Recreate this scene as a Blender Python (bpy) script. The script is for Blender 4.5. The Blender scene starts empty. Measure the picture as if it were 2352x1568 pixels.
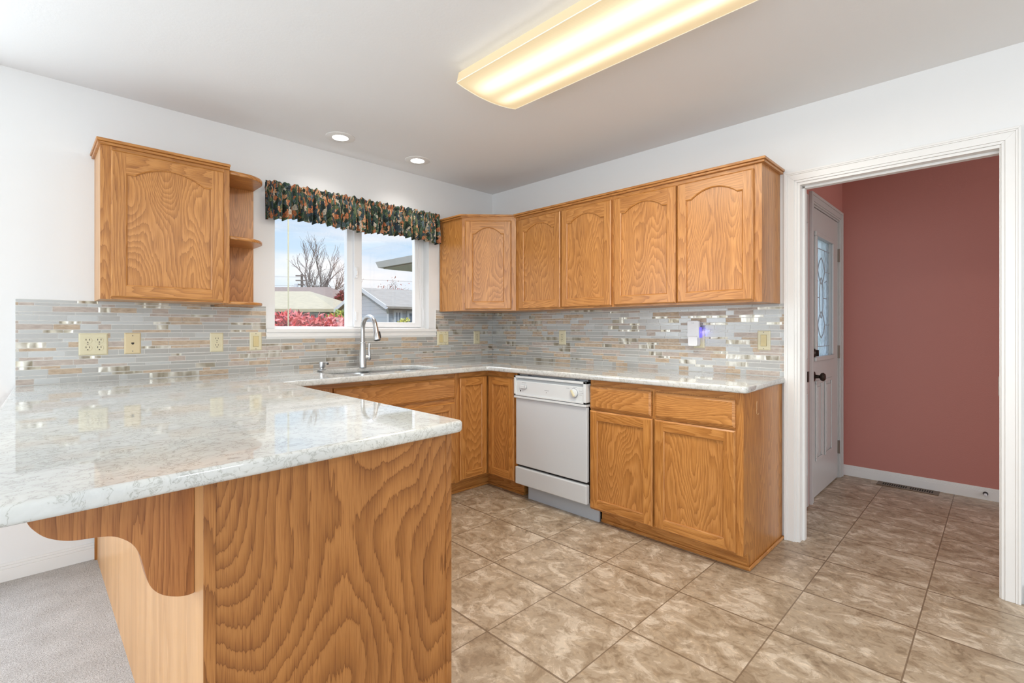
import bpy, bmesh, math, random
from mathutils import Vector, Matrix
random.seed(7)
S = bpy.context.scene
COL = S.collection
PI = math.pi
# ------------------------------------------------------------------ camera, world, sun, lights, exposure
F_PX = 1120.0; TH = math.radians(45.1)
CAM = Vector((-3.0788, -3.3483, 1.20))
FW = Vector((math.cos(TH), math.sin(TH), 0)); RT = Vector((math.sin(TH), -math.cos(TH), 0))
cd = bpy.data.cameras.new('camera'); cam = bpy.data.objects.new('camera', cd); COL.objects.link(cam)
cam.location = CAM; cam.rotation_euler = (PI/2, 0, TH-PI/2)
cd.sensor_width = 36; cd.lens = F_PX/2352*36; cd.shift_y = -29/2352; cd.clip_start = 0.05; cd.clip_end = 400
S.camera = cam
S.view_settings.view_transform = 'Standard'; S.view_settings.look = 'None'
S.view_settings.exposure = 0.12; S.view_settings.gamma = 1.0; S.view_settings.use_curve_mapping = False

world = bpy.data.worlds.new('sky'); S.world = world; world.use_nodes = True
wn = world.node_tree; wn.nodes.clear()
def WN(t, **k):
    n = wn.nodes.new(t)
    for a, b in k.items(): setattr(n, a, b)
    return n
tc = WN('ShaderNodeTexCoord'); sep = WN('ShaderNodeSeparateXYZ'); wn.links.new(tc.outputs['Generated'], sep.inputs[0])
rmp = WN('ShaderNodeValToRGB'); cr = rmp.color_ramp
cr.elements[0].position = 0.0; cr.elements[0].color = (.86, .94, 1.0, 1)
cr.elements[1].position = 0.6; cr.elements[1].color = (.30, .52, .95, 1)
e = cr.elements.new(.14); e.color = (.62, .81, 1.0, 1)
wn.links.new(sep.outputs['Z'], rmp.inputs[0])
mp = WN('ShaderNodeMapping'); mp.inputs['Scale'].default_value = (1.6, 1.6, 8.0); wn.links.new(tc.outputs['Generated'], mp.inputs[0])
nz = WN('ShaderNodeTexNoise'); nz.inputs['Scale'].default_value = 2.2; nz.inputs['Detail'].default_value = 5; nz.inputs['Roughness'].default_value = .52
wn.links.new(mp.outputs[0], nz.inputs['Vector'])
r2 = WN('ShaderNodeValToRGB'); r2.color_ramp.elements[0].position = .40; r2.color_ramp.elements[1].position = .66
wn.links.new(nz.outputs['Fac'], r2.inputs[0])
mx = WN('ShaderNodeMix', data_type='RGBA'); mx.inputs['B'].default_value = (1.0, 1.0, 1.02, 1)
wn.links.new(r2.outputs[0], mx.inputs['Factor']); wn.links.new(rmp.outputs[0], mx.inputs['A'])
# the upper sky is brighter than the band near the horizon
st = WN('ShaderNodeMapRange'); st.inputs['From Min'].default_value = .22; st.inputs['From Max'].default_value = .65
st.inputs['To Min'].default_value = 1.0; st.inputs['To Max'].default_value = 3.2
wn.links.new(sep.outputs['Z'], st.inputs['Value'])
bg = WN('ShaderNodeBackground'); wo = WN('ShaderNodeOutputWorld')
wn.links.new(mx.outputs['Result'], bg.inputs['Color']); wn.links.new(st.outputs[0], bg.inputs['Strength']); wn.links.new(bg.outputs[0], wo.inputs[0])

def lamp(name, kind, loc, direction, energy, color=(1, 1, 1), **k):
    l = bpy.data.lights.new(name, kind); l.energy = energy; l.color = color
    for a, b in k.items(): setattr(l, a, b)
    o = bpy.data.objects.new(name, l); COL.objects.link(o); o.location = loc
    o.rotation_euler = Vector(direction).to_track_quat('-Z', 'Y').to_euler()
    return o
lamp('sun', 'SUN', (0, 0, 20), (.72, .40, -.60), 1.3, (1, .96, .9), angle=.01)
# daylight through the windows; the rear and hall lamps are added fill
lamp('daylight_dining_window', 'AREA', (-4.82, .30, 1.25), (0, -1, .15), 96, (.84, .93, 1), shape='RECTANGLE', size=2.9, size_y=1.9)
lamp('daylight_left_window', 'AREA', (-6.75, -3.9, 1.35), (1, .05, .26), 64, (.84, .93, 1), shape='RECTANGLE', size=3.0, size_y=2.0)
lamp('fill_rear', 'AREA', (-4.85, -6.35, 1.45), (.35, 1, .42), 66, (.84, .93, 1), shape='RECTANGLE', size=2.9, size_y=1.9)  # added fill from behind the camera, through an invented rear opening
lamp('daylight_kitchen_window', 'AREA', (-1.32, .9, 2.95), (0, -.75, -1), 38, (.93, .97, 1), shape='RECTANGLE', size=1.6, size_y=.7)

lamp('fill_hall', 'AREA', (.92, -5.9, 1.5), (.1, 1, .05), 13, (1, .97, .93), shape='RECTANGLE', size=1.2, size_y=1.6)  # added fill that brightens the hall, no known window at this end
lamp('fluorescent_side', 'AREA', (-1.635, -2.13, 2.405), (-1, 0, -.12), .10, (1, .93, .82), shape='RECTANGLE', size=1.15, size_y=.05)
lamp('fill_behind_camera', 'AREA', (-1.9, -4.9, 2.38), (.12, .10, -1), 20, (.93, .96, 1), shape='DISK', size=.5)  # added overhead fill for the kitchen side, not a fixture of the room
# ------------------------------------------------------------------ materials
def mat(name):
    m = bpy.data.materials.new(name); m.use_nodes = True
    nt = m.node_tree; b = nt.nodes['Principled BSDF']; return m, nt, b
def simple(name, col, rough=.5, metal=0, spec=.5, coat=0, emit=None, es=1, ior=None):
    m, nt, b = mat(name)
    b.inputs['Base Color'].default_value = (*col, 1); b.inputs['Roughness'].default_value = rough
    b.inputs['Metallic'].default_value = metal; b.inputs['Specular IOR Level'].default_value = spec
    b.inputs['Coat Weight'].default_value = coat
    if ior: b.inputs['IOR'].default_value = ior
    if emit: b.inputs['Emission Color'].default_value = (*emit, 1); b.inputs['Emission Strength'].default_value = es
    return m
def N(nt, t, **k):
    n = nt.nodes.new(t)
    for a, b in k.items(): setattr(n, a, b)
    return n
def noise(nt, vec, scale, detail=3, rough=.5, dist=0):
    n = N(nt, 'ShaderNodeTexNoise'); n.inputs['Scale'].default_value = scale; n.inputs['Detail'].default_value = detail
    n.inputs['Roughness'].default_value = rough; n.inputs['Distortion'].default_value = dist
    nt.links.new(vec, n.inputs['Vector']); return n.outputs['Fac']
def mapping(nt, vec, scale=(1, 1, 1), loc=(0, 0, 0)):
    n = N(nt, 'ShaderNodeMapping'); n.inputs['Scale'].default_value = scale; n.inputs['Location'].default_value = loc
    nt.links.new(vec, n.inputs[0]); return n.outputs[0]
def ramp(nt, fac, stops):
    n = N(nt, 'ShaderNodeValToRGB'); c = n.color_ramp
    while len(c.elements) > 2: c.elements.remove(c.elements[-1])
    c.elements[0].position, c.elements[0].color = stops[0][0], (*stops[0][1], 1)
    c.elements[1].position, c.elements[1].color = stops[-1][0], (*stops[-1][1], 1)
    for p, cl in stops[1:-1]:
        e = c.elements.new(p); e.color = (*cl, 1)
    nt.links.new(fac, n.inputs[0]); return n.outputs[0]
def math_(nt, op, a, b=None, c=None):
    n = N(nt, 'ShaderNodeMath', operation=op)
    for i, v in enumerate((a, b, c)):
        if v is None: continue
        if isinstance(v, (int, float)): n.inputs[i].default_value = v
        else: nt.links.new(v, n.inputs[i])
    return n.outputs[0]
def mixc(nt, fac, a, b, mode='MIX'):
    n = N(nt, 'ShaderNodeMix', data_type='RGBA', blend_type=mode)
    for k, v in (('Factor', fac), ('A', a), ('B', b)):
        if isinstance(v, tuple): n.inputs[k].default_value = (*v, 1) if len(v) == 3 else v
        elif isinstance(v, (int, float)): n.inputs[k].default_value = v
        else: nt.links.new(v, n.inputs[k])
    return n.outputs['Result']
def bump(nt, b, h, strength=.2, dist=.01):
    n = N(nt, 'ShaderNodeBump'); n.inputs['Strength'].default_value = strength; n.inputs['Distance'].default_value = dist
    nt.links.new(h, n.inputs['Height']); nt.links.new(n.outputs[0], b.inputs['Normal'])
def coord(nt, which='Object'): return N(nt, 'ShaderNodeTexCoord').outputs[which]

def oak(name, light, mid, dark, freq=26, xs=5.0, ys=.75, rough=.34, contrast=1.0, coat=.15):
    m, nt, b = mat(name); uv = coord(nt, 'UV')
    jag = noise(nt, mapping(nt, uv, (170, 7, 1)), 1, 2)
    wig = noise(nt, mapping(nt, uv, (xs*4.5, ys*5.5, 1)), 1, 1)
    big = noise(nt, mapping(nt, uv, (xs, ys, 1)), 1, 1, .4, .15)
    w = math_(nt, 'ADD', math_(nt, 'MULTIPLY', big, freq), math_(nt, 'MULTIPLY', jag, .55))
    w = math_(nt, 'ADD', w, math_(nt, 'MULTIPLY', wig, 1.5))
    w = math_(nt, 'FRACT', w)
    c1 = ramp(nt, w, [(0, dark), (.10, tuple((p+q)/2 for p, q in zip(dark, mid))), (.42, mid), (.75, light), (.94, light), (1, mid)])
    pore = noise(nt, mapping(nt, uv, (420, 9, 1)), 1, 3, .6)
    pr = ramp(nt, pore, [(.36, (.62, .52, .45)), (.52, (1, 1, 1))])
    c2 = mixc(nt, .75*contrast, c1, pr, 'MULTIPLY')
    var = noise(nt, mapping(nt, uv, (14, .6, 1)), 1, 2)
    vr = ramp(nt, var, [(.3, (.88, .85, .82)), (.7, (1.06, 1.06, 1.05))])
    c3 = mixc(nt, 1.0, c2, vr, 'MULTIPLY')
    nt.links.new(c3, b.inputs['Base Color'])
    b.inputs['Roughness'].default_value = rough; b.inputs['Coat Weight'].default_value = coat; b.inputs['Coat Roughness'].default_value = .24
    bump(nt, b, pore, .12, .001)
    return m
OAK = oak('oak', (.565, .258, .070), (.50, .214, .050), (.36, .140, .031), freq=22, xs=7, ys=.75)
OAKP = oak('oak_panel', (.585, .268, .076), (.50, .216, .053), (.37, .150, .038), freq=36, xs=5.0, ys=1.05)
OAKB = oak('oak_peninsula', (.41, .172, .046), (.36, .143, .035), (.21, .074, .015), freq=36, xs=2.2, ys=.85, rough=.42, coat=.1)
OAKV = oak('oak_veneer', (.66, .36, .15), (.62, .33, .13), (.56, .28, .10), freq=4, xs=4, ys=.4, rough=.38, contrast=.3)

def paint(name, col, sc=60, st=.08, rough=.6):
    m, nt, b = mat(name); b.inputs['Base Color'].default_value = (*col, 1); b.inputs['Roughness'].default_value = rough
    b.inputs['Specular IOR Level'].default_value = .3
    bump(nt, b, noise(nt, coord(nt), sc, 4, .6), st, .004); return m
WALL = paint('wall_paint', (.79, .785, .775)); CEIL = paint('ceiling_paint', (.83, .83, .83), 90, .12)
RED = paint('red_paint', (.50, .205, .170), 140, .25, .5)
TRIM = simple('white_trim', (.80, .785, .76), .32); VINYL = simple('vinyl_frame', (.84, .84, .84), .3)
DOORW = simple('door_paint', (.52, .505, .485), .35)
GREYW = simple('reveal_paint', (.82, .81, .80), .4)

def m_counter():
    m, nt, b = mat('quartz'); o = coord(nt)
    d = noise(nt, o, 3.2, 4, .6)
    warp = N(nt, 'ShaderNodeVectorMath', operation='ADD'); sc = N(nt, 'ShaderNodeVectorMath', operation='SCALE')
    nn = N(nt, 'ShaderNodeTexNoise'); nn.inputs['Scale'].default_value = 9; nn.inputs['Detail'].default_value = 5
    nt.links.new(o, nn.inputs['Vector']); nt.links.new(nn.outputs['Color'], sc.inputs[0]); sc.inputs['Scale'].default_value = .16
    nt.links.new(o, warp.inputs[0]); nt.links.new(sc.outputs[0], warp.inputs[1])
    v = noise(nt, warp.outputs[0], 22, 5, .62, .8)
    a = math_(nt, 'ABSOLUTE', math_(nt, 'SUBTRACT', v, .5))
    vein = ramp(nt, a, [(0, (.42, .42, .385)), (.010, (.53, .53, .50)), (.030, (.64, .645, .62)), (.2, (.69, .695, .675))])
    cloud = ramp(nt, d, [(.35, (.84, .85, .86)), (.65, (1.02, 1.01, .98))])
    nt.links.new(mixc(nt, 1, vein, cloud, 'MULTIPLY'), b.inputs['Base Color'])
    b.inputs['Roughness'].default_value = .035; b.inputs['IOR'].default_value = 1.75
    return m
QUARTZ = m_counter()

def m_floor():
    m, nt, b = mat('vinyl_tile'); o = coord(nt)
    sp = N(nt, 'ShaderNodeSeparateXYZ'); nt.links.new(o, sp.inputs[0])
    def line(ax, off, per, w):
        t = math_(nt, 'DIVIDE', math_(nt, 'SUBTRACT', ax, off), per)
        f = math_(nt, 'FRACT', math_(nt, 'ADD', t, 100.5))
        dd = math_(nt, 'ABSOLUTE', math_(nt, 'SUBTRACT', f, .5))
        return math_(nt, 'LESS_THAN', dd, w/per), math_(nt, 'FLOOR', math_(nt, 'ADD', t, 100.0)), dd
    lx, ix, _ = line(sp.outputs['X'], -.966, .4085, .0042)
    ly, iy, _ = line(sp.outputs['Y'], -1.508, .400, .0026)
    cmb = N(nt, 'ShaderNodeCombineXYZ'); nt.links.new(ix, cmb.inputs[0]); nt.links.new(iy, cmb.inputs[1])
    wn_ = N(nt, 'ShaderNodeTexWhiteNoise'); nt.links.new(cmb.outputs[0], wn_.inputs['Vector'])
    sh = N(nt, 'ShaderNodeVectorMath', operation='MULTIPLY_ADD'); nt.links.new(wn_.outputs['Color'], sh.inputs[0])
    sh.inputs[1].default_value = (9, 9, 9); nt.links.new(o, sh.inputs[2])
    v = mapping(nt, sh.outputs[0], (1.35, 1.0, 1))
    n1 = noise(nt, v, 8.0, 10, .66, .7)
    n2 = noise(nt, v, 17, 8, .66, 1.6)
    base = ramp(nt, n1, [(.33, (.27, .195, .125)), (.44, (.34, .255, .170)), (.455, (.39, .30, .205)), (.545, (.42, .33, .235)), (.56, (.50, .405, .30)), (.64, (.60, .505, .39))])
    fin = ramp(nt, n2, [(.34, (.66, .62, .57)), (.44, (.92, .91, .89)), (.455, (1, 1, 1)), (.56, (1.04, 1.03, 1.02)), (.64, (1.28, 1.27, 1.25))])
    c = mixc(nt, .8, base, fin, 'MULTIPLY')
    g = math_(nt, 'MAXIMUM', lx, ly)
    c = mixc(nt, math_(nt, 'MULTIPLY', g, .8), c, (.16, .105, .062))
    nt.links.new(c, b.inputs['Base Color']); b.inputs['Roughness'].default_value = .36
    h = math_(nt, 'SUBTRACT', math_(nt, 'MULTIPLY', n2, .15), g)
    bump(nt, b, h, .25, .002)
    return m
FLOOR = m_floor()
def m_carpet():
    m, nt, b = mat('carpet'); o = coord(nt)
    n1 = noise(nt, mapping(nt, o, (1, 1.3, 1)), 210, 3, .7, .5); n2 = noise(nt, o, 9, 3)
    c = ramp(nt, n1, [(.32, (.36, .33, .30)), (.5, (.70, .66, .625)), (.66, (.90, .87, .84))])
    c2 = ramp(nt, n2, [(.3, (.88, .87, .86)), (.7, (1.05, 1.05, 1.05))])
    nt.links.new(mixc(nt, 1, c, c2, 'MULTIPLY'), b.inputs['Base Color']); b.inputs['Roughness'].default_value = .95
    b.inputs['Specular IOR Level'].default_value = .1
    bump(nt, b, n1, .9, .01); return m
CARPET = m_carpet()

def m_stone(name, a, c_):
    m, nt, b = mat(name); o = coord(nt)
    n1 = noise(nt, mapping(nt, o, (30, 30, 90)), 1, 5, .65, .6)
    nt.links.new(ramp(nt, n1, [(.3, a), (.68, c_)]), b.inputs['Base Color']); b.inputs['Roughness'].default_value = .5; return m
def m_metal(name, a, c_):
    m, nt, b = mat(name); o = coord(nt)
    n1 = noise(nt, mapping(nt, o, (22, 22, 8)), 1, 1, .4, .3)
    nt.links.new(ramp(nt, n1, [(.42, a), (.56, c_)]), b.inputs['Base Color'])
    b.inputs['Metallic'].default_value = .85; b.inputs['Roughness'].default_value = .3
    bump(nt, b, n1, .5, .02); return m
TILES = [simple('glass_tile', (.295, .29, .262), .36, spec=.6, coat=1), simple('glass_tile_warm', (.26, .245, .215), .36, spec=.6, coat=1),
         simple('glass_tile_pale', (.37, .375, .355), .36, spec=.6, coat=1),
         m_stone('stone_tile', (.36, .26, .17), (.60, .48, .36)), m_stone('stone_tile_grey', (.36, .29, .25), (.55, .48, .42)),
         m_metal('metal_tile', (.34, .30, .23), (.56, .53, .46)), simple('grout', (.80, .78, .74), .8)]
for t in TILES[:3]: t.node_tree.nodes['Principled BSDF'].inputs['IOR'].default_value = 1.85; t.node_tree.nodes['Principled BSDF'].inputs['Coat Roughness'].default_value = .30; t.node_tree.nodes['Principled BSDF'].inputs['Coat IOR'].default_value = 2.0

def m_fabric():
    m, nt, b = mat('floral_fabric'); uv = coord(nt, 'UV')
    v = N(nt, 'ShaderNodeTexVoronoi'); v.inputs['Scale'].default_value = 46; v.inputs['Randomness'].default_value = 1
    w = N(nt, 'ShaderNodeVectorMath', operation='ADD'); s = N(nt, 'ShaderNodeVectorMath', operation='SCALE'); s.inputs['Scale'].default_value = .035
    nn = N(nt, 'ShaderNodeTexNoise'); nn.inputs['Scale'].default_value = 40; nt.links.new(uv, nn.inputs['Vector'])
    nt.links.new(nn.outputs['Color'], s.inputs[0]); nt.links.new(uv, w.inputs[0]); nt.links.new(s.outputs[0], w.inputs[1])
    nt.links.new(mapping(nt, w.outputs[0], (1.5, .72, 1)), v.inputs['Vector'])
    sp = N(nt, 'ShaderNodeSeparateColor'); nt.links.new(v.outputs['Color'], sp.inputs[0])
    c = N(nt, 'ShaderNodeValToRGB'); c.color_ramp.interpolation = 'CONSTANT'
    cols = [(0, (.018, .030, .022)), (.22, (.045, .085, .05)), (.40, (.12, .15, .07)), (.52, (.03, .05, .065)), (.63, (.42, .15, .06)), (.76, (.55, .30, .16)),
            (.85, (.10, .14, .15)), (.93, (.48, .42, .33))]
    c.color_ramp.elements[0].position, c.color_ramp.elements[0].color = 0, (*cols[0][1], 1)
    c.color_ramp.elements[1].position, c.color_ramp.elements[1].color = cols[-1][0], (*cols[-1][1], 1)
    for p, q in cols[1:-1]: c.color_ramp.elements.new(p).color = (*q, 1)
    nt.links.new(sp.outputs[0], c.inputs[0])
    n3 = noise(nt, mapping(nt, uv, (1.6, .8, 1)), 150, 4, .75, 1.0)
    cc = mixc(nt, .9, c.outputs[0], ramp(nt, n3, [(.35, (.30, .34, .34)), (.5, (.9, .9, .9)), (.64, (2.2, 2.1, 2.0))]), 'MULTIPLY')
    nt.links.new(cc, b.inputs['Base Color']); b.inputs['Roughness'].default_value = .8
    tr = N(nt, 'ShaderNodeBsdfTranslucent'); nt.links.new(cc, tr.inputs[0]); ms = N(nt, 'ShaderNodeMixShader'); ms.inputs[0].default_value = .25
    out = nt.nodes['Material Output']; nt.links.new(b.outputs[0], ms.inputs[1]); nt.links.new(tr.outputs[0], ms.inputs[2]); nt.links.new(ms.outputs[0], out.inputs[0])
    return m
FABRIC = m_fabric()
def m_glass(name='window_glass', tint=(1, 1, 1), gl=.06):
    m, nt, b = mat(name); out = nt.nodes['Material Output']
    t = N(nt, 'ShaderNodeBsdfTransparent'); t.inputs[0].default_value = (*tint, 1)
    g = N(nt, 'ShaderNodeBsdfGlossy'); g.inputs['Roughness'].default_value = .02
    ms = N(nt, 'ShaderNodeMixShader'); ms.inputs[0].default_value = gl
    nt.links.new(t.outputs[0], ms.inputs[1]); nt.links.new(g.outputs[0], ms.inputs[2]); nt.links.new(ms.outputs[0], out.inputs[0]); return m
GLASS = m_glass()
def m_frost():
    m, nt, b = mat('textured_glass'); out = nt.nodes['Material Output']
    t = N(nt, 'ShaderNodeBsdfTranslucent'); t.inputs[0].default_value = (.86, .93, .97, 1)
    tp = N(nt, 'ShaderNodeBsdfTransparent'); tp.inputs[0].default_value = (.85, .93, .97, 1)
    n = noise(nt, mapping(nt, coord(nt), (60, 60, 25)), 1, 3)
    ms = N(nt, 'ShaderNodeMixShader'); nt.links.new(math_(nt, 'MULTIPLY', n, 1.1), ms.inputs[0])
    nt.links.new(tp.outputs[0], ms.inputs[1]); nt.links.new(t.outputs[0], ms.inputs[2]); nt.links.new(ms.outputs[0], out.inputs[0]); return m
FROST = m_frost()
APPL = simple('appliance_white', (.60, .625, .64), .3, coat=.2); APPLP = simple('appliance_panel', (.70, .725, .725), .4)
CREAM = simple('aged_plastic', (.66, .58, .38), .4); IVORY = simple('ivory_plastic', (.66, .60, .41), .35); IVORYD = simple('ivory_plastic_tan', (.66, .54, .33), .35)
IVORYK = simple('ivory_switch', (.60, .49, .25), .35)
DARK = simple('dark_slot', (.03, .022, .015), .6); GREY = simple('print_grey', (.35, .36, .38), .6); PLASTW = simple('white_plastic', (.80, .80, .82), .35)
STEEL = simple('brushed_steel', (.55, .55, .55), .28, 1); STEELD = simple('steel_strip', (.32, .36, .40), .35, .7)
BRONZE = simple('dark_bronze', (.055, .04, .032), .3, .8); BRASSY = simple('hinge_metal', (.28, .24, .20), .35, .9); BLACK = simple('black_rubber', (.015, .015, .016), .4)
VENT = simple('brown_vent', (.13, .075, .035), .4, .3); VENTD = simple('vent_hole', (.01, .007, .005), .8)
BLUE = simple('blue_glow', (.10, .10, .8), .4, emit=(.10, .08, 1), es=1.6)

# ------------------------------------------------------------------ mesh helpers
class M:
    def __init__(s): s.v = []; s.f = []; s.uv = []; s.mi = []; s.cache = None; s.off = (random.random()*9, random.random()*9)
    def newoff(s): s.off = (random.random()*9, random.random()*9)
    def face(s, pts, g='z', mi=0):
        pts = [Vector(p) for p in pts]
        n = Vector((0, 0, 0))
        for i in range(len(pts)):
            a, b = pts[i], pts[(i+1) % len(pts)]
            n += Vector(((a.y-b.y)*(a.z+b.z), (a.z-b.z)*(a.x+b.x), (a.x-b.x)*(a.y+b.y)))
        if n.length < 1e-12: return
        n.normalize()
        ax = {'x': Vector((1, 0, 0)), 'y': Vector((0, 1, 0)), 'z': Vector((0, 0, 1))}
        gv = ax[g] if isinstance(g, str) else Vector(g).normalized()
        if abs(n.dot(gv)) > .9:
            gv = next(a for a in (ax['x'], ax['y'], ax['z']) if abs(n.dot(a)) < .75)
        gv = (gv - n*n.dot(gv)).normalized(); cu = n.cross(gv)
        if s.cache is None: k = len(s.v); s.v += [tuple(p) for p in pts]; s.f.append(list(range(k, k+len(pts))))
        else:
            ids = []
            for p in pts:
                key = (round(p.x, 6), round(p.y, 6), round(p.z, 6))
                if key not in s.cache: s.cache[key] = len(s.v); s.v.append(tuple(p))
                ids.append(s.cache[key])
            if len(set(ids)) != len(ids): return
            s.f.append(ids)
        s.mi.append(mi)
        s.uv.append([(p.dot(cu)+s.off[0], p.dot(gv)+s.off[1]) for p in pts])
    def hexa(s, c, g='z', mi=0):   # c: 8 corners, 0-3 bottom loop, 4-7 top loop
        s.cache = {}
        for q in ((3, 2, 1, 0), (4, 5, 6, 7), (0, 1, 5, 4), (1, 2, 6, 5), (2, 3, 7, 6), (3, 0, 4, 7)): s.face([c[i] for i in q], g, mi)
        s.cache = None
    def box(s, x0, x1, y0, y1, z0, z1, g='z', mi=0):
        x0, x1 = sorted((x0, x1)); y0, y1 = sorted((y0, y1)); z0, z1 = sorted((z0, z1))
        s.hexa([(x0, y0, z0), (x1, y0, z0), (x1, y1, z0), (x0, y1, z0), (x0, y0, z1), (x1, y0, z1), (x1, y1, z1), (x0, y1, z1)], g, mi)
    def fbox(s, fr, u0, u1, v0, v1, w0, w1, g=None, mi=0):
        O, U, V, W = fr; P = lambda u, v, w: O+U*u+V*v+W*w
        s.hexa([P(u0, v0, w0), P(u1, v0, w0), P(u1, v1, w0), P(u0, v1, w0), P(u0, v0, w1), P(u1, v0, w1), P(u1, v1, w1), P(u0, v1, w1)], g if g is not None else V, mi)
    def tube(s, path, r, n=12, mi=0, cap=True):
        path = [Vector(p) for p in path]; rs = r if isinstance(r, (list, tuple)) else [r]*len(path)
        rings = []; prev = None
        for i, p in enumerate(path):
            t = (path[min(i+1, len(path)-1)]-path[max(i-1, 0)]).normalized()
            a = (prev - t*prev.dot(t)) if prev is not None else t.orthogonal()
            if a.length < 1e-6: a = t.orthogonal()
            a.normalize(); prev = a; b = t.cross(a)
            rings.append([p+(a*math.cos(2*PI*k/n)+b*math.sin(2*PI*k/n))*rs[i] for k in range(n)])
        s.cache = {}
        for i in range(len(rings)-1):
            for k in range(n): s.face([rings[i][k], rings[i][(k+1) % n], rings[i+1][(k+1) % n], rings[i+1][k]], 'z', mi)
        if cap: s.face(rings[0][::-1], 'z', mi); s.face(rings[-1], 'z', mi)
        s.cache = None
    def lathe(s, c, prof, axis=(0, 0, 1), n=24, mi=0, cap=True):
        c = Vector(c); ax = Vector(axis).normalized(); s.tube([c+ax*h+ax*1e-5*i for i, (r, h) in enumerate(prof)], [max(r, 1e-4) for r, h in prof], n, mi, cap)
    def prism(s, poly, fr, w0, w1, g=None, mi=0):   # poly in (u,v)
        O, U, V, W = fr; P = lambda u, v, w: O+U*u+V*v+W*w; gg = g if g is not None else V; s.cache = {}
        s.face([P(u, v, w1) for u, v in poly], gg, mi); s.face([P(u, v, w0) for u, v in poly][::-1], gg, mi)
        for i in range(len(poly)):
            a, b = poly[i], poly[(i+1) % len(poly)]
            s.face([P(*a, w0), P(*b, w0), P(*b, w1), P(*a, w1)], gg, mi)
        s.cache = None
    def build(s, name, mats, parent=None, bevel=0, smooth=False, origin=None, seg=2, weld=False):
        if parent is not None: org = ORG[parent]
        elif origin is not None: org = Vector(origin)
        else:
            xs, ys, zs = zip(*s.v); org = Vector(((min(xs)+max(xs))/2, (min(ys)+max(ys))/2, min(zs)))
        me = bpy.data.meshes.new(name)
        me.from_pydata([tuple(Vector(p)-org) for p in s.v], [], s.f)
        uvl = me.uv_layers.new(name='UVMap'); k = 0
        for u in s.uv:
            for q in u: uvl.data[k].uv = q; k += 1
        for m in (mats if isinstance(mats, (list, tuple)) else [mats]): me.materials.append(m)
        for p, i in zip(me.polygons, s.mi): p.material_index = i
        if True:
            bm = bmesh.new(); bm.from_mesh(me)
            if weld: bmesh.ops.remove_doubles(bm, verts=bm.verts, dist=1e-6)
            bmesh.ops.recalc_face_normals(bm, faces=bm.faces); bm.to_mesh(me); bm.free()
        if smooth:
            for p in me.polygons: p.use_smooth = True
            me.set_sharp_from_angle(angle=math.radians(38))
        o = bpy.data.objects.new(name, me); COL.objects.link(o); ORG[o] = org
        if parent is not None: o.parent = parent
        else: o.location = org
        if bevel:
            b = o.modifiers.new('bevel', 'BEVEL'); b.width = bevel; b.segments = seg; b.limit_method = 'ANGLE'; b.angle_limit = math.radians(40)
        return o
ORG = {}
def thing(name, label, cat, loc, group=None):
    o = bpy.data.objects.new(name, None); COL.objects.link(o); o.location = loc; o.empty_display_size = .1
    o['label'] = label; o['category'] = cat
    if group: o['group'] = group
    ORG[o] = Vector(loc); return o
def tag(o, label, cat, group=None, kind=None):
    o['label'] = label; o['category'] = cat
    if group: o['group'] = group
    if kind: o['kind'] = kind
    return o
def struct(o): o['kind'] = 'structure'; return o
def frame(O, U, V, W): return (Vector(O), Vector(U).normalized(), Vector(V).normalized(), Vector(W).normalized())
X, Y, Z = (1, 0, 0), (0, 1, 0), (0, 0, 1)

def offset_poly(pts, d):   # inward offset of a CCW polygon
    out = []; n = len(pts)
    for i in range(n):
        p0, p1, p2 = Vector(pts[i-1]), Vector(pts[i]), Vector(pts[(i+1) % n])
        a = (p1-p0).normalized(); b = (p2-p1).normalized()
        na = Vector((-a.y, a.x)); nb = Vector((-b.y, b.x)); k = 1+na.dot(nb)
        out.append(tuple(p1+(na+nb)*(d/max(k, .3))))
    return out
def round_poly(pts, rad, n=6):
    out = []
    for i, p in enumerate(pts):
        r = rad[i] if isinstance(rad, (list, tuple)) else rad
        if r <= 0: out.append(tuple(p)); continue
        p1 = Vector(p); a = (Vector(pts[i-1])-p1); b = (Vector(pts[(i+1) % len(pts)])-p1); a.normalize(); b.normalize()
        t = r/math.tan(math.acos(max(-1, min(1, a.dot(b))))/2); s0 = p1+a*t; s1 = p1+b*t
        for k in range(n+1):
            q = k/n; out.append(tuple(s0*(1-q)**2+p1*2*q*(1-q)+s1*q*q))
    return out
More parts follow.
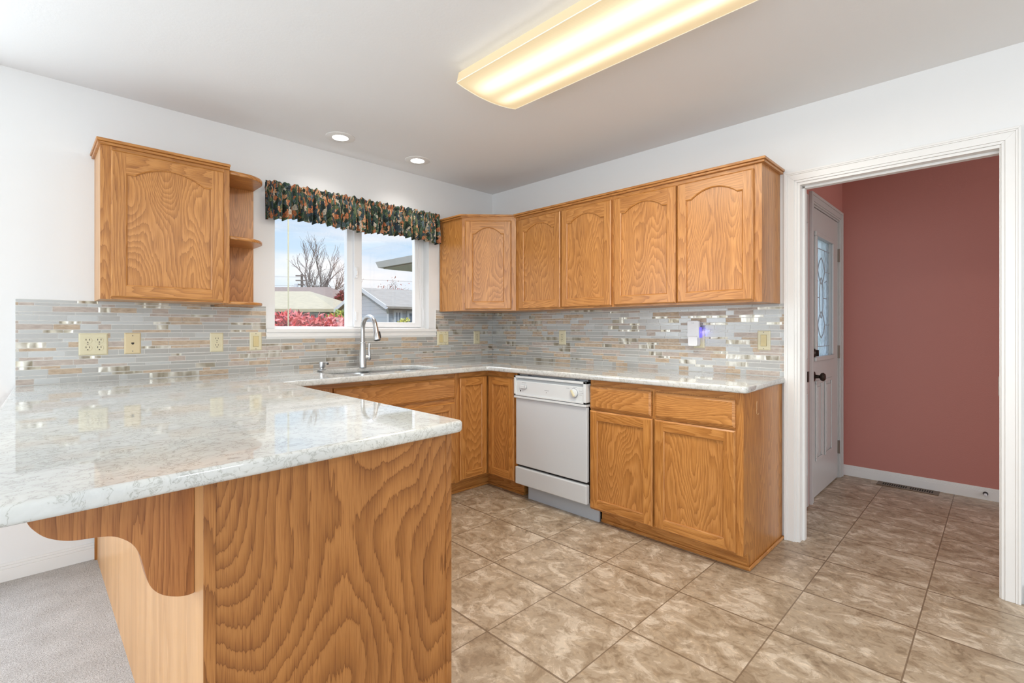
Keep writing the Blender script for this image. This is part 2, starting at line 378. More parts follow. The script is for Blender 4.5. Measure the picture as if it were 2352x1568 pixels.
def slab(name, outline, hole, z0, z1, r, material, parent=None, segs=4, g='x'):
    bm = bmesh.new(); org = ORG[parent] if parent is not None else Vector((0, 0, 0))
    if parent is None:
        xs, ys = zip(*outline); org = Vector(((min(xs)+max(xs))/2, (min(ys)+max(ys))/2, z0))
    def loops(poly, sgn):
        ls = []
        for k in range(segs+1):
            a = PI/2*k/segs; ls.append([(p[0], p[1], z0+r*(1-math.sin(a))) for p in offset_poly(poly, sgn*r*(1-math.cos(a)) if False else sgn*r*(1-math.sin(a)))] if False else
                      [(p[0], p[1], z0+r-r*math.cos(a)) for p in offset_poly(poly, sgn*r*(1-math.sin(a)))])
        for k in range(segs+1):
            a = PI/2*k/segs; ls.append([(p[0], p[1], z1-r+r*math.sin(a)) for p in offset_poly(poly, sgn*r*(1-math.cos(a)))])
        return ls
    def skin(ls):
        vs = [[bm.verts.new(Vector(p)-org) for p in l] for l in ls]
        for a, b in zip(vs, vs[1:]):
            for i in range(len(a)):
                f = bm.faces.new((a[i], a[(i+1) % len(a)], b[(i+1) % len(a)], b[i])); f.smooth = True
        return vs[0], vs[-1]
    ends = [skin(loops(outline, 1))]
    if hole: ends.append(skin(loops(hole, -1)))
    for k in (0, 1):
        es = []
        for e in ends:
            l = e[k]
            for i in range(len(l)): es.append(bm.edges.get((l[i], l[(i+1) % len(l)])))
        bmesh.ops.triangle_fill(bm, edges=es, use_beauty=True)
    bmesh.ops.recalc_face_normals(bm, faces=bm.faces)
    uvl = bm.loops.layers.uv.new('UVMap'); off = random.random()*5
    for f in bm.faces:
        for l in f.loops:
            c = l.vert.co+org
            if g == 'x': l[uvl].uv = (c.y+c.z+off, c.x)
            else: l[uvl].uv = (c.x+c.z+off, c.y)
    me = bpy.data.meshes.new(name); bm.to_mesh(me); bm.free(); me.materials.append(material)
    o = bpy.data.objects.new(name, me); COL.objects.link(o); ORG[o] = org
    if parent is not None: o.parent = parent
    else: o.location = org
    return o

# ------------------------------------------------------------------ structure
CZ = 2.45; WX0, WX1, WZ0, WZ1 = -1.93, -.715, 1.20, 2.07; DL, DR, DT = -2.536, -3.348, 2.022
m = M(); m.box(-2.80, 1.75, -6.0, 0, -.06, 0); struct(m.build('floor', FLOOR, origin=(0, 0, 0)))
m = M(); m.box(-6.5, -2.80, -6.0, 0, -.06, 0); struct(m.build('floor_carpet', CARPET, origin=(0, 0, 0)))
m = M(); m.box(-6.62, 1.9, -6.12, .14, CZ, CZ+.2); struct(m.build('ceiling', CEIL, origin=(0, 0, 0)))
m = M()   # window wall
m.box(-6.6, -6.3, 0, .14, -.06, CZ); m.box(-6.3, -3.35, 0, .14, 2.2, CZ); m.box(-6.3, -3.35, 0, .14, -.06, .30)
m.box(-3.35, WX0, 0, .14, -.06, CZ); m.box(WX1, .12, 0, .14, -.06, CZ); m.box(WX0, WX1, 0, .14, -.06, WZ0-.002); m.box(WX0, WX1, 0, .14, WZ1, CZ)
struct(m.build('wall_back', WALL, origin=(0, 0, 0)))
m = M(); m.box(0, .12, DL, 0, -.06, CZ); m.box(0, .12, DR, DL, DT, CZ); m.box(0, .12, -6.0, DR, -.06, CZ)
struct(m.build('wall_right', WALL, origin=(0, 0, 0)))
m = M(); m.box(-6.62, -6.5, -6.1, -5.4, -.06, CZ); m.box(-6.62, -6.5, -2.4, 0, -.06, CZ); m.box(-6.62, -6.5, -5.4, -2.4, -.06, .35); m.box(-6.62, -6.5, -5.4, -2.4, 2.3, CZ)
struct(m.build('wall_left', WALL, origin=(0, 0, 0)))
m = M(); m.box(-6.6, -6.35, -6.12, -6, -.06, CZ); m.box(-3.35, .12, -6.12, -6, -.06, CZ); m.box(1.6, 1.8, -6.12, -6, -.06, CZ); m.box(-6.35, -3.35, -6.12, -6, -.06, .5); m.box(-6.35, -3.35, -6.12, -6, 2.35, CZ); m.box(.12, 1.6, -6.12, -6, 2.3, CZ)
struct(m.build('wall_front', WALL, origin=(0, 0, 0)))
HX, HY = 1.70, -2.42; FD0, FD1, FDT = .80, 1.56, 2.06
m = M(); m.box(HX, HX+.12, -6, HY+.12, -.06, CZ); struct(m.build('wall_hall_end', RED, origin=(0, 0, 0)))
m = M(); m.box(.12, FD0-.03, HY, HY+.12, -.06, CZ); m.box(FD1+.03, HX, HY, HY+.12, -.06, CZ); m.box(FD0-.03, FD1+.03, HY, HY+.12, FDT+.03, CZ)
struct(m.build('wall_hall_side', RED, origin=(0, 0, 0)))

# doorway casing + jamb on the kitchen side
def casing(m, x, yL0, yL1, yR1, yR0, zt, zt1, sgn=-1):
    """picture-frame casing: (offset from the opening, thickness) steps"""
    steps = [(0, .012, .010), (.012, .045, .015), (.045, .052, .019), (.052, .062, .021)]
    wl = abs(yL0-yL1); k = wl/.062
    for a, b, t in steps:
        a *= k; b *= k
        X0, X1 = x, x+sgn*t
        for y1, s_ in ((yL1, 1), (yR1, -1)):
            ya, yb_ = y1+s_*a, y1+s_*b
            m.hexa([(X0, ya, 0), (X1, ya, 0), (X1, yb_, 0), (X0, yb_, 0), (X0, ya, zt+a), (X1, ya, zt+a), (X1, yb_, zt+b), (X0, yb_, zt+b)])
        m.hexa([(X0, yL1+a, zt+a), (X1, yL1+a, zt+a), (X1, yL1+b, zt+b), (X0, yL1+b, zt+b), (X0, yR1-a, zt+a), (X1, yR1-a, zt+a), (X1, yR1-b, zt+b), (X0, yR1-b, zt+b)], 'y')
m = M(); casing(m, 0, -2.474, -2.536, -3.348, -3.418, 2.022, 2.095); struct(m.build('trim_1', TRIM, bevel=.001))
m = M(); m.box(-.001, .125, DL, DL-.014, 0, DT-.014); m.box(-.001, .125, DR, DR+.006, 0, DT-.014); m.box(-.001, .125, DL, DR, DT, DT-.014)
m.box(.045, .085, DL-.014, DL-.026, 0, DT-.026); m.box(.045, .085, DL-.026, DR+.006, DT-.014, DT-.026)
jamb = struct(m.build('trim_2', TRIM, bevel=.001))
m = M(); m.box(.012, .035, DR+.006, DR+.0085, .90, .985); m.build('strike_plate', BRASSY, jamb)

# baseboards
def baseboard(name, fr, L, h=.085):
    m = M(); m.fbox(fr, 0, L, 0, h*.70, 0, .013, X); m.fbox(fr, 0, L, h*.70, h*.86, 0, .010, X); m.fbox(fr, 0, L, h*.86, h, 0, .006, X)
    return struct(m.build(name, TRIM, bevel=.0015))
baseboard('baseboard_left', frame((-6.5, 0, 0), X, Z, (0, -1, 0)), 6.5-2.80)
baseboard('baseboard_hall', frame((HX, -6.0, 0), Y, Z, (-1, 0, 0)), 6+HY-.0)
m = M(); m.box(-.013, 0, -6, -3.42, 0, .085); struct(m.build('baseboard_right', TRIM, bevel=.002))

# window: vinyl slider in a drywall opening, wood apron below
m = M()
m.box(WX0+.028, WX1-.03, .0755, .135, WZ0, 1.217); m.box(WX0+.028, WX1-.03, .0755, .135, WZ1-.03, WZ1); m.box(WX0, WX0+.028, .0755, .135, WZ0, WZ1); m.box(WX1-.03, WX1, .0755, .135, WZ0, WZ1)
m.box(WX0+.001, WX1-.001, .045, .0752, WZ0, 1.208)
win = struct(m.build('window_1', VINYL, bevel=.002))
m = M(); m.box(-1.389, -1.345, .085, .13, 1.217, WZ1-.03); m.build('fixed_stile', VINYL, win, bevel=.002)
m = M(); m.box(-1.345, -1.283, .06, .10, 1.214, WZ1-.03); m.box(-.812, -.745, .06, .10, 1.214, WZ1-.03); m.box(-1.283, -.812, .06, .10, 1.214, 1.252); m.box(-1.283, -.812, .06, .10, WZ1-.07, WZ1-.03)
sash = m.build('sliding_sash', VINYL, win, bevel=.003)
m = M(); m.box(-1.90, -1.389, .108, .112, 1.217, WZ1-.03); m.build('window_pane', GLASS, win)
m = M(); m.box(-1.284, -.811, .078, .082, 1.252, WZ1-.07); m.build('window_pane', GLASS, sash)
m = M(); m.box(-1.338, -1.318, .048, .06, 1.58, 1.66); m.box(-1.336, -1.326, .036, .048, 1.60, 1.635); m.build('sash_lock', VINYL, sash, bevel=.003)
m = M(); m.box(-1.338, -1.322, .050, .06, 1.26, 1.33); m.build('sash_lock', VINYL, sash, bevel=.003)
m = M()
m.box(-1.985, -.649, -.010, 0, 1.138, 1.200, 'x'); m.box(-1.985, -.649, -.016, 0, 1.146, 1.160, 'x'); m.box(-1.985, -.649, -.020, 0, 1.178, 1.200, 'x'); m.box(WX0+.001, WX1-.001, -.0005, .0445, 1.1985, 1.2015, 'x')
struct(m.build('trim_3', TRIM, bevel=.003))
m = M()
pts = [(WX1+.004-.09, .05, 2.0), (WX1-.07, .035, 1.6), (WX1-.045, .03, 1.35), (WX1-.04, .03, 1.23), (WX1-.07, .02, 1.206), (WX1-.2, .01, 1.204), (WX1-.33, .005, 1.204)]
m.tube(pts, .0016, 6); pts2 = [(a+.012, b, c) for a, b, c in pts[:4]]; m.tube(pts2, .0016, 6)
tag(m.build('blind_cord', PLASTW), 'thin white looped blind cord hanging inside the right side of the window', 'cord')
# dining window frame (outside the picture)
m = M(); m.box(-6.3, -3.35, .05, .12, .3, .36); m.box(-6.3, -3.35, .05, .12, 2.14, 2.2)
for xx in (-6.3, -4.85, -3.41): m.box(xx, xx+.06, .05, .12, .3, 2.2)
struct(m.build('window_2', VINYL))

# front door in the hall
Yd = HY
# raised mouldings
def ring(m, x0, x1, z0, z1, y, w=.02, t=.012):
    m.box(x0, x1, y-t, y, z0, z0+w); m.box(x0, x1, y-t, y, z1-w, z1); m.box(x0, x0+w, y-t, y, z0+w, z1-w); m.box(x1-w, x1, y-t, y, z0+w, z1-w)
GX0, GX1, GZ0, GZ1 = .885, 1.345, 1.00, 1.86
m = M(); yb = Yd+.004; yt = Yd+.050
m.box(FD0+.003, GX0, yb, yt, .01, FDT-.005); m.box(GX1, FD1-.003, yb, yt, .01, FDT-.005); m.box(GX0, GX1, yb, yt, .01, GZ0); m.box(GX0, GX1, yb, yt, GZ1, FDT-.005)
door = struct(m.build('door_1', DOORW)); 
m = M(); ring(m, GX0-.03, GX1+.03, GZ0-.03, GZ1+.03, yb, .032, .016); m.build('glass_moulding', DOORW, door, bevel=.005)
m = M(); m.box(GX0, GX1, yb+.018, yb+.024, GZ0, GZ1); dg = m.build('door_glass', FROST, door)
m = M(); gy = yb+.014
def lead(pts): m.tube([(a, gy, b) for a, b in pts], .0032, 6)
gx = (GX0+GX1)/2; gw = GX1-GX0; gz = (GZ0+GZ1)/2
for sx in (-1, 1):
    lead([(gx+sx*gw*.36, GZ0+.01), (gx+sx*gw*.36, GZ1-.01)])
    lead([(gx+sx*gw*.22, gz+.12), (gx+sx*gw*.36, gz+.14)]); lead([(gx+sx*gw*.22, gz-.2), (gx+sx*gw*.5, gz-.2)]); lead([(gx+sx*gw*.22, gz+.2), (gx+sx*gw*.5, gz+.2)]); lead([(gx+sx*.05, gz), (gx+sx*gw*.36, gz)])
    for zz in (gz+.20, gz-.20):
        for dz in (-.07, .07): lead([(gx+sx*gw*.22, zz), (gx+sx*.05, zz+dz), (gx, zz+dz*1.4)])
    lead([(gx+sx*gw*.22, gz+.2), (gx+sx*gw*.25, gz+.31), (gx+sx*gw*.22, gz+.36), (gx, gz+.36)]); lead([(gx+sx*gw*.22, gz-.2), (gx+sx*gw*.25, gz-.31), (gx+sx*gw*.22, gz-.36), (gx, gz-.36)])
lead([(gx+.05*math.cos(a*PI/12), gz+.15*math.sin(a*PI/12)) for a in range(25)])
lead([(GX0, gz+.36), (GX1, gz+.36)]); lead([(GX0, gz-.36), (GX1, gz-.36)])
m.build('lead_line', GREY, dg)
for x0, x1 in ((.885, 1.06), (1.14, 1.345)):
    m = M(); ring(m, x0, x1, .26, .83, yb, .022, .010); m.box(x0+.045, x1-.045, yb-.008, yb, .305, .785); m.build('raised_panel', DOORW, door, bevel=.005)
m = M(); m.lathe((.848, yb, .865), [(.034, 0), (.034, .006), (.013, .012), (.011, .036), (.027, .046), (.030, .058), (.022, .070), (.004, .074)], (0, -1, 0)); m.build('door_knob', BRONZE, door, smooth=True)
m = M(); m.lathe((.848, yb, 1.03), [(.031, 0), (.031, .008), (.020, .014), (.018, .016)], (0, -1, 0)); m.box(.843, .853, yb-.032, yb-.014, 1.008, 1.052); m.build('deadbolt', BRONZE, door, bevel=.001, smooth=True)
for zz in (1.79, 1.015, .25):
    m = M(); m.box(FD1-.006, FD1+.030, yb-.004, yb+.001, zz-.05, zz+.05); m.tube([(FD1, yb-.008, zz-.052), (FD1, yb-.008, zz+.052)], .008, 10); m.build('hinge', BRASSY, door)
# door frame & casing
m = M(); y0 = HY
for a, b, t in ((0, .012, .010), (.012, .05, .015), (.05, .07, .020)):
    m.box(FD0-.015-a, FD0-.015-b, y0, y0-t, 0, FDT+.012+a); m.box(FD1+.015+a, FD1+.015+b, y0, y0-t, 0, FDT+.012+a); m.box(FD0-.015-b, FD1+.015+b, y0, y0-t, FDT+.012+a, FDT+.012+b)
m.box(FD0-.03, FD0-.001, y0+.0005, y0+.12, 0, FDT); m.box(FD1+.001, FD1+.03, y0+.0005, y0+.12, 0, FDT); m.box(FD0-.03, FD1+.03, y0+.0005, y0+.12, FDT+.001, FDT+.03)
struct(m.build('trim_4', DOORW, bevel=.0015))
# neighbouring white panelled door leaf with a latch plate
m = M(); m.box(.15, .64, HY-.016, HY-.001, .012, 2.10); d2 = struct(m.build('door_2', DOORW, bevel=.002))
m = M(); ring(m, .20, .600, .97, 1.93, HY-.016, .03, .010); m.box(.25, .555, HY-.024, HY-.016, 1.02, 1.88); m.build('raised_panel', DOORW, d2, bevel=.004)
m = M(); ring(m, .20, .600, .20, .80, HY-.016, .03, .010); m.box(.25, .555, HY-.024, HY-.016, .25, .75); m.build('raised_panel', DOORW, d2, bevel=.004)
m = M(); m.box(.602, .634, HY-.021, HY-.016, .845, .915); m.build('latch_plate', BRONZE, d2); 

# ------------------------------------------------------------------ backsplash mosaic
def tile_runs(L):
    rnd = random.Random(12); rows = []; sheet = .305
    pat = []
    for r in range(24):
        tall = r % 2 == 0; cuts = [0]; 
        n = rnd.choice((2, 3, 3, 4))
        ws = [rnd.uniform(.5, 1.9) for _ in range(n)]; tot = sum(ws)
        acc = 0; segs = []
        for w in ws: segs.append((acc/tot*sheet, (acc+w)/tot*sheet)); acc += w
        pat.append(segs)
    z = 0; r = 0
    while z < .46:
        tall = r % 2 == 0; h = .0264 if tall else .0136
        off = 0 if tall else .012; row = []
        k = -1
        while k*sheet < L+sheet:
            for a, b in pat[(r+(k % 3)*5) % 24]:
                rr = rnd.random(); t = 0 if rr < .30 else 1 if rr < .46 else 2 if rr < .56 else 3 if rr < .73 else 4 if rr < .87 else 5
                row.append((k*sheet+off+a, k*sheet+off+b, t))
            k += 1
        rows.append((z, z+h, row)); z += h+.0024; r += 1
    return rows
def mosaic(m, fr, L, rects, z0):
    g = .0013
    for u0, u1, v0, v1 in rects: m.fbox(fr, u0, u1, v0, v1, 0, .0055, None, 6)
    for a, b, row in tile_runs(L):
        for u, w, t in row:
            for u0, u1, v0, v1 in rects:
                A, B, Cc, D = max(u+g, u0+.001), min(w-g, u1-.001), max(z0+a+.001, v0+.001), min(z0+b, v1-.001)
                if B-A > .003 and D-Cc > .003: m.fbox(fr, A, B, Cc, D, .005, .0075 if t != 3 else .0082, None, t)
CT = .924
m = M(); fr = frame((-3.116, 0, 0), X, Z, (0, -1, 0))
mosaic(m, fr, 3.116, [(0, 1.131, CT, 1.345), (1.131, 2.467, CT, 1.138), (2.467, 3.116, CT, 1.36)], CT+.003)
tag(m.build('tile_backsplash', TILES, weld=False), 'grey and beige mosaic strip-tile backsplash along the window wall', 'backsplash')
m = M(); fr = frame((0, -.008, 0), (0, -1, 0), Z, (-1, 0, 0))
mosaic(m, fr, 2.47, [(0, 2.466, CT, 1.346)], CT+.003)
tag(m.build('tile_backsplash', TILES, weld=False), 'pale shiny mosaic strip-tile backsplash under the four-door wall cabinet', 'backsplash')

# ------------------------------------------------------------------ cabinet parts
def panel_door(parent, fr, w, h, arch=0.0, sw=.054, name='door', t=.019, mat_=None, pmat=None):
    mat_ = mat_ or OAK; pmat = pmat or OAKP
    O, U, V, W = fr; P = lambda u, v, d: O+U*u+V*v+W*d
    m = M(); c = .007; br = .056; tr = .056 if arch == 0 else .052
    a, b = sw, w-sw; lo = br; n = 20 if arch else 1
    def T(s):
        if not arch: return h-tr
        q = min(max((s-.10)/.80, 0), 1)
        return h-tr-arch+arch*math.sin(PI*q)**.82
    top = [(a+(b-a)*i/n, T(i/n)) for i in range(n+1)]
    m.face([P(c, c, t), P(a, c, t), P(a, h-c, t), P(c, h-c, t)], V); m.newoff()
    m.face([P(b, c, t), P(w-c, c, t), P(w-c, h-c, t), P(b, h-c, t)], V); m.newoff()
    m.face([P(a, c, t), P(b, c, t), P(b, lo, t), P(a, lo, t)], U); m.newoff()
    for i in range(n):
        (u0, v0), (u1, v1) = top[i], top[i+1]
        m.face([P(u0, v0, t), P(u1, v1, t), P(u1, h-c, t), P(u0, h-c, t)], U)
    m.newoff()
    # outer chamfer and edges
    oc = [(0, 0), (w, 0), (w, h), (0, h)]; ic = [(c, c), (w-c, c), (w-c, h-c), (c, h-c)]
    for i in range(4):
        j = (i+1) % 4; g = U if i in (0, 2) else V
        m.face([P(*oc[i], t-.006), P(*oc[j], t-.006), P(*ic[j], t), P(*ic[i], t)], g)
        m.face([P(*oc[i], 0), P(*oc[j], 0), P(*oc[j], t-.006), P(*oc[i], t-.006)], g)
    # moulded inner edge
    e = .006
    loop = [(a, lo), (b, lo)]+top[::-1]
    cx, cy = (a+b)/2, (lo+h-tr)/2
    inner = []
    for u, v in loop:
        iu = u+e if u < cx-1e-6 and abs(u-a) < 1e-6 else u-e if abs(u-b) < 1e-6 else u
        inner.append((iu, v+e if abs(v-lo) < 1e-6 else v-e))
    for i in range(len(loop)):
        j = (i+1) % len(loop); hor = i == 0 or (i > 1 and i < len(loop)-1)
        g = U if hor else V
        m.face([P(*loop[i], t), P(*loop[j], t), P(*inner[j], t-.004), P(*inner[i], t-.004)], g)
        m.face([P(*inner[i], t-.004), P(*inner[j], t-.004), P(*inner[j], t-.011), P(*inner[i], t-.011)], g)
    d = m.build(name, mat_, parent)
    m = M(); m.fbox(fr, a-.01, b+.01, lo-.01, h-tr+.006, .002, t-.010, V); m.build('door_panel', pmat, d)
    return d
def drawer_front(parent, fr, w, h, t=.019, name='drawer'):
    O, U, V, W = fr; P = lambda u, v, d: O+U*u+V*v+W*d; m = M(); c = .012
    oc = [(0, 0), (w, 0), (w, h), (0, h)]; ic = [(c, c), (w-c, c), (w-c, h-c), (c, h-c)]
    m.face([P(*q, t) for q in ic], U)
    for i in range(4):
        j = (i+1) % 4
        m.face([P(*oc[i], t-.007), P(*oc[j], t-.007), P(*ic[j], t), P(*ic[i], t)], U)
        m.face([P(*oc[i], 0), P(*oc[j], 0), P(*oc[j], t-.007), P(*oc[i], t-.007)], U)
    m.face([P(*q, 0) for q in oc[::-1]], U)
    return m.build(name, OAKP, parent)
def face_frame(parent, fr, stiles, rails, t=.003, mat_=None):
    """stiles: (u0,u1,v0,v1); rails the same, horizontal grain"""
    m = M()
    for u0, u1, v0, v1 in stiles: m.newoff(); m.fbox(fr, u0, u1, v0, v1, 0, t, fr[2])
    for u0, u1, v0, v1 in rails: m.newoff(); m.fbox(fr, u0, u1, v0, v1, 0, t-.0006, fr[1])
    return m.build('face_frame', mat_ or OAK, parent)

CB = .889   # underside of the worktop
# --- right wall base cabinet
t = thing('base_cabinet', 'oak base cabinet with two drawers above two doors, right of the dishwasher', 'cabinet', (-.3, -2.0, 0))
m = M(); m.box(-.597, -.003, -2.461, -1.552, .088, CB); m.newoff(); m.box(-.535, -.003, -2.4549, -1.590, 0, .088, 'y')
m.build('body', OAK, t)
m = M(); m.box(-.535, -.003, -2.461, -2.455, 0, .088); m.build('end_panel', OAK, t)
fr = frame((-.597, -1.552, 0), (0, -1, 0), Z, (-1, 0, 0))
face_frame(t, fr, [(0, .02, .088, CB), (.865, .909, .088, CB), (.425, .445, .70, .86)], [(0, .909, .855, CB), (0, .909, .70, .712), (0, .909, .088, .105)])
fr = frame((-.600, 0, 0), (0, -1, 0), Z, (-1, 0, 0))
def rfr(y, z): return frame((-.600, y, z), (0, -1, 0), Z, (-1, 0, 0))
drawer_front(t, rfr(-1.556, .712), .415, .138); drawer_front(t, rfr(-1.995, .712), .430, .138)
panel_door(t, rfr(-1.556, .099), .424, .600); panel_door(t, rfr(-1.993, .099), .434, .600)
m = M(); m.box(-.548, -.535, -2.473, -1.590, 0, .02, 'y'); m.box(-.545, -.004, -2.473, -2.461, 0, .018, 'x'); m.build('shoe_moulding', OAK, t, bevel=.005)
m = M(); sc = [(-.42, -2.4625, .828), (-.425, -2.4625, .815), (-.423, -2.4625, .79), (-.430, -2.4625, .78), (-.424, -2.4625, .765), (-.405, -2.4625, .757), (-.392, -2.4625, .764)]
m.tube(sc, .0012, 5); m.build('scratch', simple('bare_wood', (.75, .50, .28), .6), t)

# --- dishwasher
t = thing('dishwasher', 'white built-in dishwasher with dial, between the oak base cabinets', 'dishwasher', (-.3, -1.23, 0))
YA, YB = -.921, -1.546
m = M(); m.box(-.56, -.02, YB+.004, YA-.004, .10, CB-.022); m.build('tub_body', DARK, t)
m = M()
m.box(-.640, -.575, YB+.001, YA, .735, .745); m.box(-.640, -.575, YB+.001, YA, .858, .873)        # lower and upper rims
m.box(-.640, -.575, YB+.001, YB+.022, .735, .873); m.box(-.640, -.575, YA-.016, YA, .735, .873)
m.box(-.632, -.575, YB+.02, YA-.014, .745, .835)                                                   # face plate
m.hexa([(-.633, YB+.02, .833), (-.633, YA-.014, .833), (-.585, YA-.014, .833), (-.585, YB+.02, .833), (-.632, YB+.02, .835), (-.632, YA-.014, .835), (-.600, YA-.014, .860), (-.600, YB+.02, .860)])
m.box(-.640, -.575, YB+.001, YA, .717, .731)
cp = m.build('control_panel', APPLP, t, bevel=.002)
m = M(); m.lathe((-.632, -1.448, .795), [(.031, 0), (.031, .003)], (-1, 0, 0), 32); m.build('dial_ring', GREY, cp)
m = M(); m.lathe((-.634, -1.448, .795), [(.028, 0), (.027, .010), (.022, .012)], (-1, 0, 0), 32)
dl = m.build('dial', APPLP, cp, smooth=True)
m = M(); fr = frame((-.645, -1.448, .795), (0, -math.cos(1.0), -math.sin(1.0)), (0, math.sin(1.0), -math.cos(1.0)), (-1, 0, 0)); m.fbox(fr, -.023, .023, -.007, .007, 0, .010); m.build('dial_grip', IVORY, dl, bevel=.003)
def pill(m, x, yc, zc, w, h, d):
    pts = []
    for k in range(9): a = -PI/2+PI*k/8; pts.append((w/2-h/2+h/2*math.cos(a), h/2*math.sin(a)))
    for k in range(9): a = PI/2+PI*k/8; pts.append((-w/2+h/2+h/2*math.cos(a), h/2*math.sin(a)))
    m.prism(pts, frame((x, yc, zc), (0, -1, 0), Z, (-1, 0, 0)), 0, d)
m = M(); pill(m, -.632, -1.005, .798, .068, .030, .0015); lb = m.build('latch_bezel', GREY, cp)
m = M(); pill(m, -.633, -1.005, .798, .064, .026, .008); m.build('latch_button', APPLP, lb, bevel=.003)
m = M(); m.box(-.641, -.640, -1.027, -1.024, .785, .811); m.build('button_seam', GREY, lb)
# tiny printed marks
m = M(); m.box(-.6326, -.632, -.982, -.973, .764, .773); m.build('logo_mark', BLACK, cp)
for y0, y1, z in ((-.986, -1.005, .768), (-.99, -1.03, .826), (-1.20, -1.24, .790), (-1.485, -1.51, .812), (-1.488, -1.52, .800), (-1.488, -1.51, .788), (-1.41, -1.385, .822), (-1.44, -1.47, .831)):
    m = M(); m.box(-.6324, -.632, y1, y0, z-.0012, z+.0012); m.build('printed_text', GREY, cp)
m = M(); m.box(-.6325, -.632, -1.217, -1.213, .774, .778); m.build('indicator', BLACK, cp)
m = M(); m.box(-.628, -.60, YB+.004, YA-.006, .247, .715); m.build('door', APPL, t, bevel=.006)
m = M(); m.box(-.606, -.57, YB+.006, YA-.01, .232, .250); m.build('door_gap', BLACK, t)
m = M(); m.box(-.636, -.60, YB+.001, YA-.006, .113, .233); m.build('access_panel', APPL, t, bevel=.007)
m = M(); m.box(-.56, -.545, -1.585, -.985, .0, .125); m.build('toe_kick', simple('toe_grey', (.48, .53, .58), .4), t)
m = M(); m.box(-.612, -.58, YB+.006, YA-.03, .874, .887); ts = m.build('mounting_strip', STEELD, t)
for y_ in (-1.03, -1.44): m = M(); m.box(-.613, -.6121, y_, y_-.035, .877, .881); m.build('strip_slot', BLACK, ts)

# --- corner base cabinet (L-shaped pair of doors)
t = thing('corner_base_cabinet', 'oak L-shaped corner base cabinet with two narrow doors meeting at the inside corner', 'cabinet', (-.35, -.35, 0))
m = M(); m.box(-.897, -.003, -.597, -.012, .10, CB); m.box(-.597, -.003, -.917, -.597, .10, CB); m.box(-.897, -.003, -.53, -.012, 0, .10, 'x'); m.box(-.53, -.003, -.917, -.53, 0, .10, 'y')
m.build('body', OAK, t)
frL = frame((-.897, -.597, 0), X, Z, (0, -1, 0)); frR = frame((-.597, -.597, 0), (0, -1, 0), Z, (-1, 0, 0))
face_frame(t, frL, [(0, .02, .10, CB)], [(0, .30, .85, CB), (0, .30, .10, .115)])
face_frame(t, frR, [(.298, .320, .10, CB)], [(0, .32, .85, CB), (0, .32, .10, .115)])
panel_door(t, frame((-.880, -.600, .112), X, Z, (0, -1, 0)), .258, .735, sw=.05)
panel_door(t, frame((-.600, -.622, .112), (0, -1, 0), Z, (-1, 0, 0)), .272, .735, sw=.05)
m = M(); m.box(-.897, -.53, -.542, -.53, 0, .018, 'x'); m.box(-.542, -.53, -.917, -.53, 0, .018, 'y'); m.build('shoe_moulding', OAK, t, bevel=.004)

# --- sink base cabinet
t = thing('sink_base_cabinet', 'oak sink base cabinet with wide false drawer front, under the window', 'cabinet', (-1.4, -.3, 0))
m = M(); m.box(-2.16, -.897, -.597, -.58, .10, CB); m.box(-2.16, -2.14, -.58, -.012, .10, CB); m.box(-.917, -.897, -.58, -.012, .10, CB); m.box(-2.16, -.897, -.53, -.012, .0, .12, 'x')
m.build('body', OAK, t)
fr = frame((-2.16, -.597, 0), X, Z, (0, -1, 0))
face_frame(t, fr, [(.0, .345, .10, .853), (1.235, 1.263, .10, CB)], [(0, 1.263, .853, CB), (.345, 1.235, .675, .715), (.345, 1.235, .10, .113)])
def bfr(x, z): return frame((x, -.600, z), X, Z, (0, -1, 0))
drawer_front(t, bfr(-1.812, .710), .890, .143, name='false_drawer_front')
panel_door(t, bfr(-1.812, .108), .440, .572); panel_door(t, bfr(-1.364, .108), .442, .572)
m = M(); m.box(-2.16, -.897, -.542, -.53, 0, .018, 'x'); m.build('shoe_moulding', OAK, t, bevel=.004)

# --- peninsula cabinet
t = thing('peninsula_cabinet', 'large oak peninsula cabinet with bold grain on its end panel', 'cabinet', (-2.49, -1.1, 0))
m = M(); m.box(-2.803, -2.185, -2.15, -.012, .0, CB); m.build('body', OAKV, t)
m = M(); m.box(-2.817, -2.803, -2.172, -.012, 0, CB); m.build('back_panel', OAKV, t)
m = M(); m.box(-2.795, -2.185, -2.170, -2.15, 0, CB); m.build('end_panel', OAKB, t)
m = M(); m.box(-2.8168, -2.7935, -2.173, -2.15, 0, CB); m.build('edge_strip', OAKB, t, bevel=.001)
m = M(); m.box(-2.185, -2.166, -2.173, -2.14, 0, CB); m.build('edge_strip', OAKB, t, bevel=.001)
m = M(); m.box(-2.827, -2.817, -.03, -.013, .0, CB); m.build('scribe_moulding', OAK, t)
fr = frame((-2.185, -2.14, 0), Y, Z, X); m = M(); m.fbox(fr, 0, 1.48, .1, CB, 0, .012); m.build('face_frame', OAK, t)
for k in range(3): panel_door(t, frame((-2.173, -2.11+.45*k, .11), Y, Z, X), .44, .57); drawer_front(t, frame((-2.173, -2.11+.45*k, .71), Y, Z, X), .44, .14)
# corbel
co = [(-3.082, .889), (-3.080, .855), (-3.074, .839), (-3.060, .820), (-3.045, .808), (-3.023, .798), (-3.001, .794), (-2.982, .792), (-2.958, .787), (-2.940, .776), (-2.924, .759), (-2.913, .734), (-2.906, .702), (-2.899, .673), (-2.888, .652), (-2.871, .636), (-2.848, .625), (-2.830, .621), (-2.8172, .622), (-2.8172, .889)]
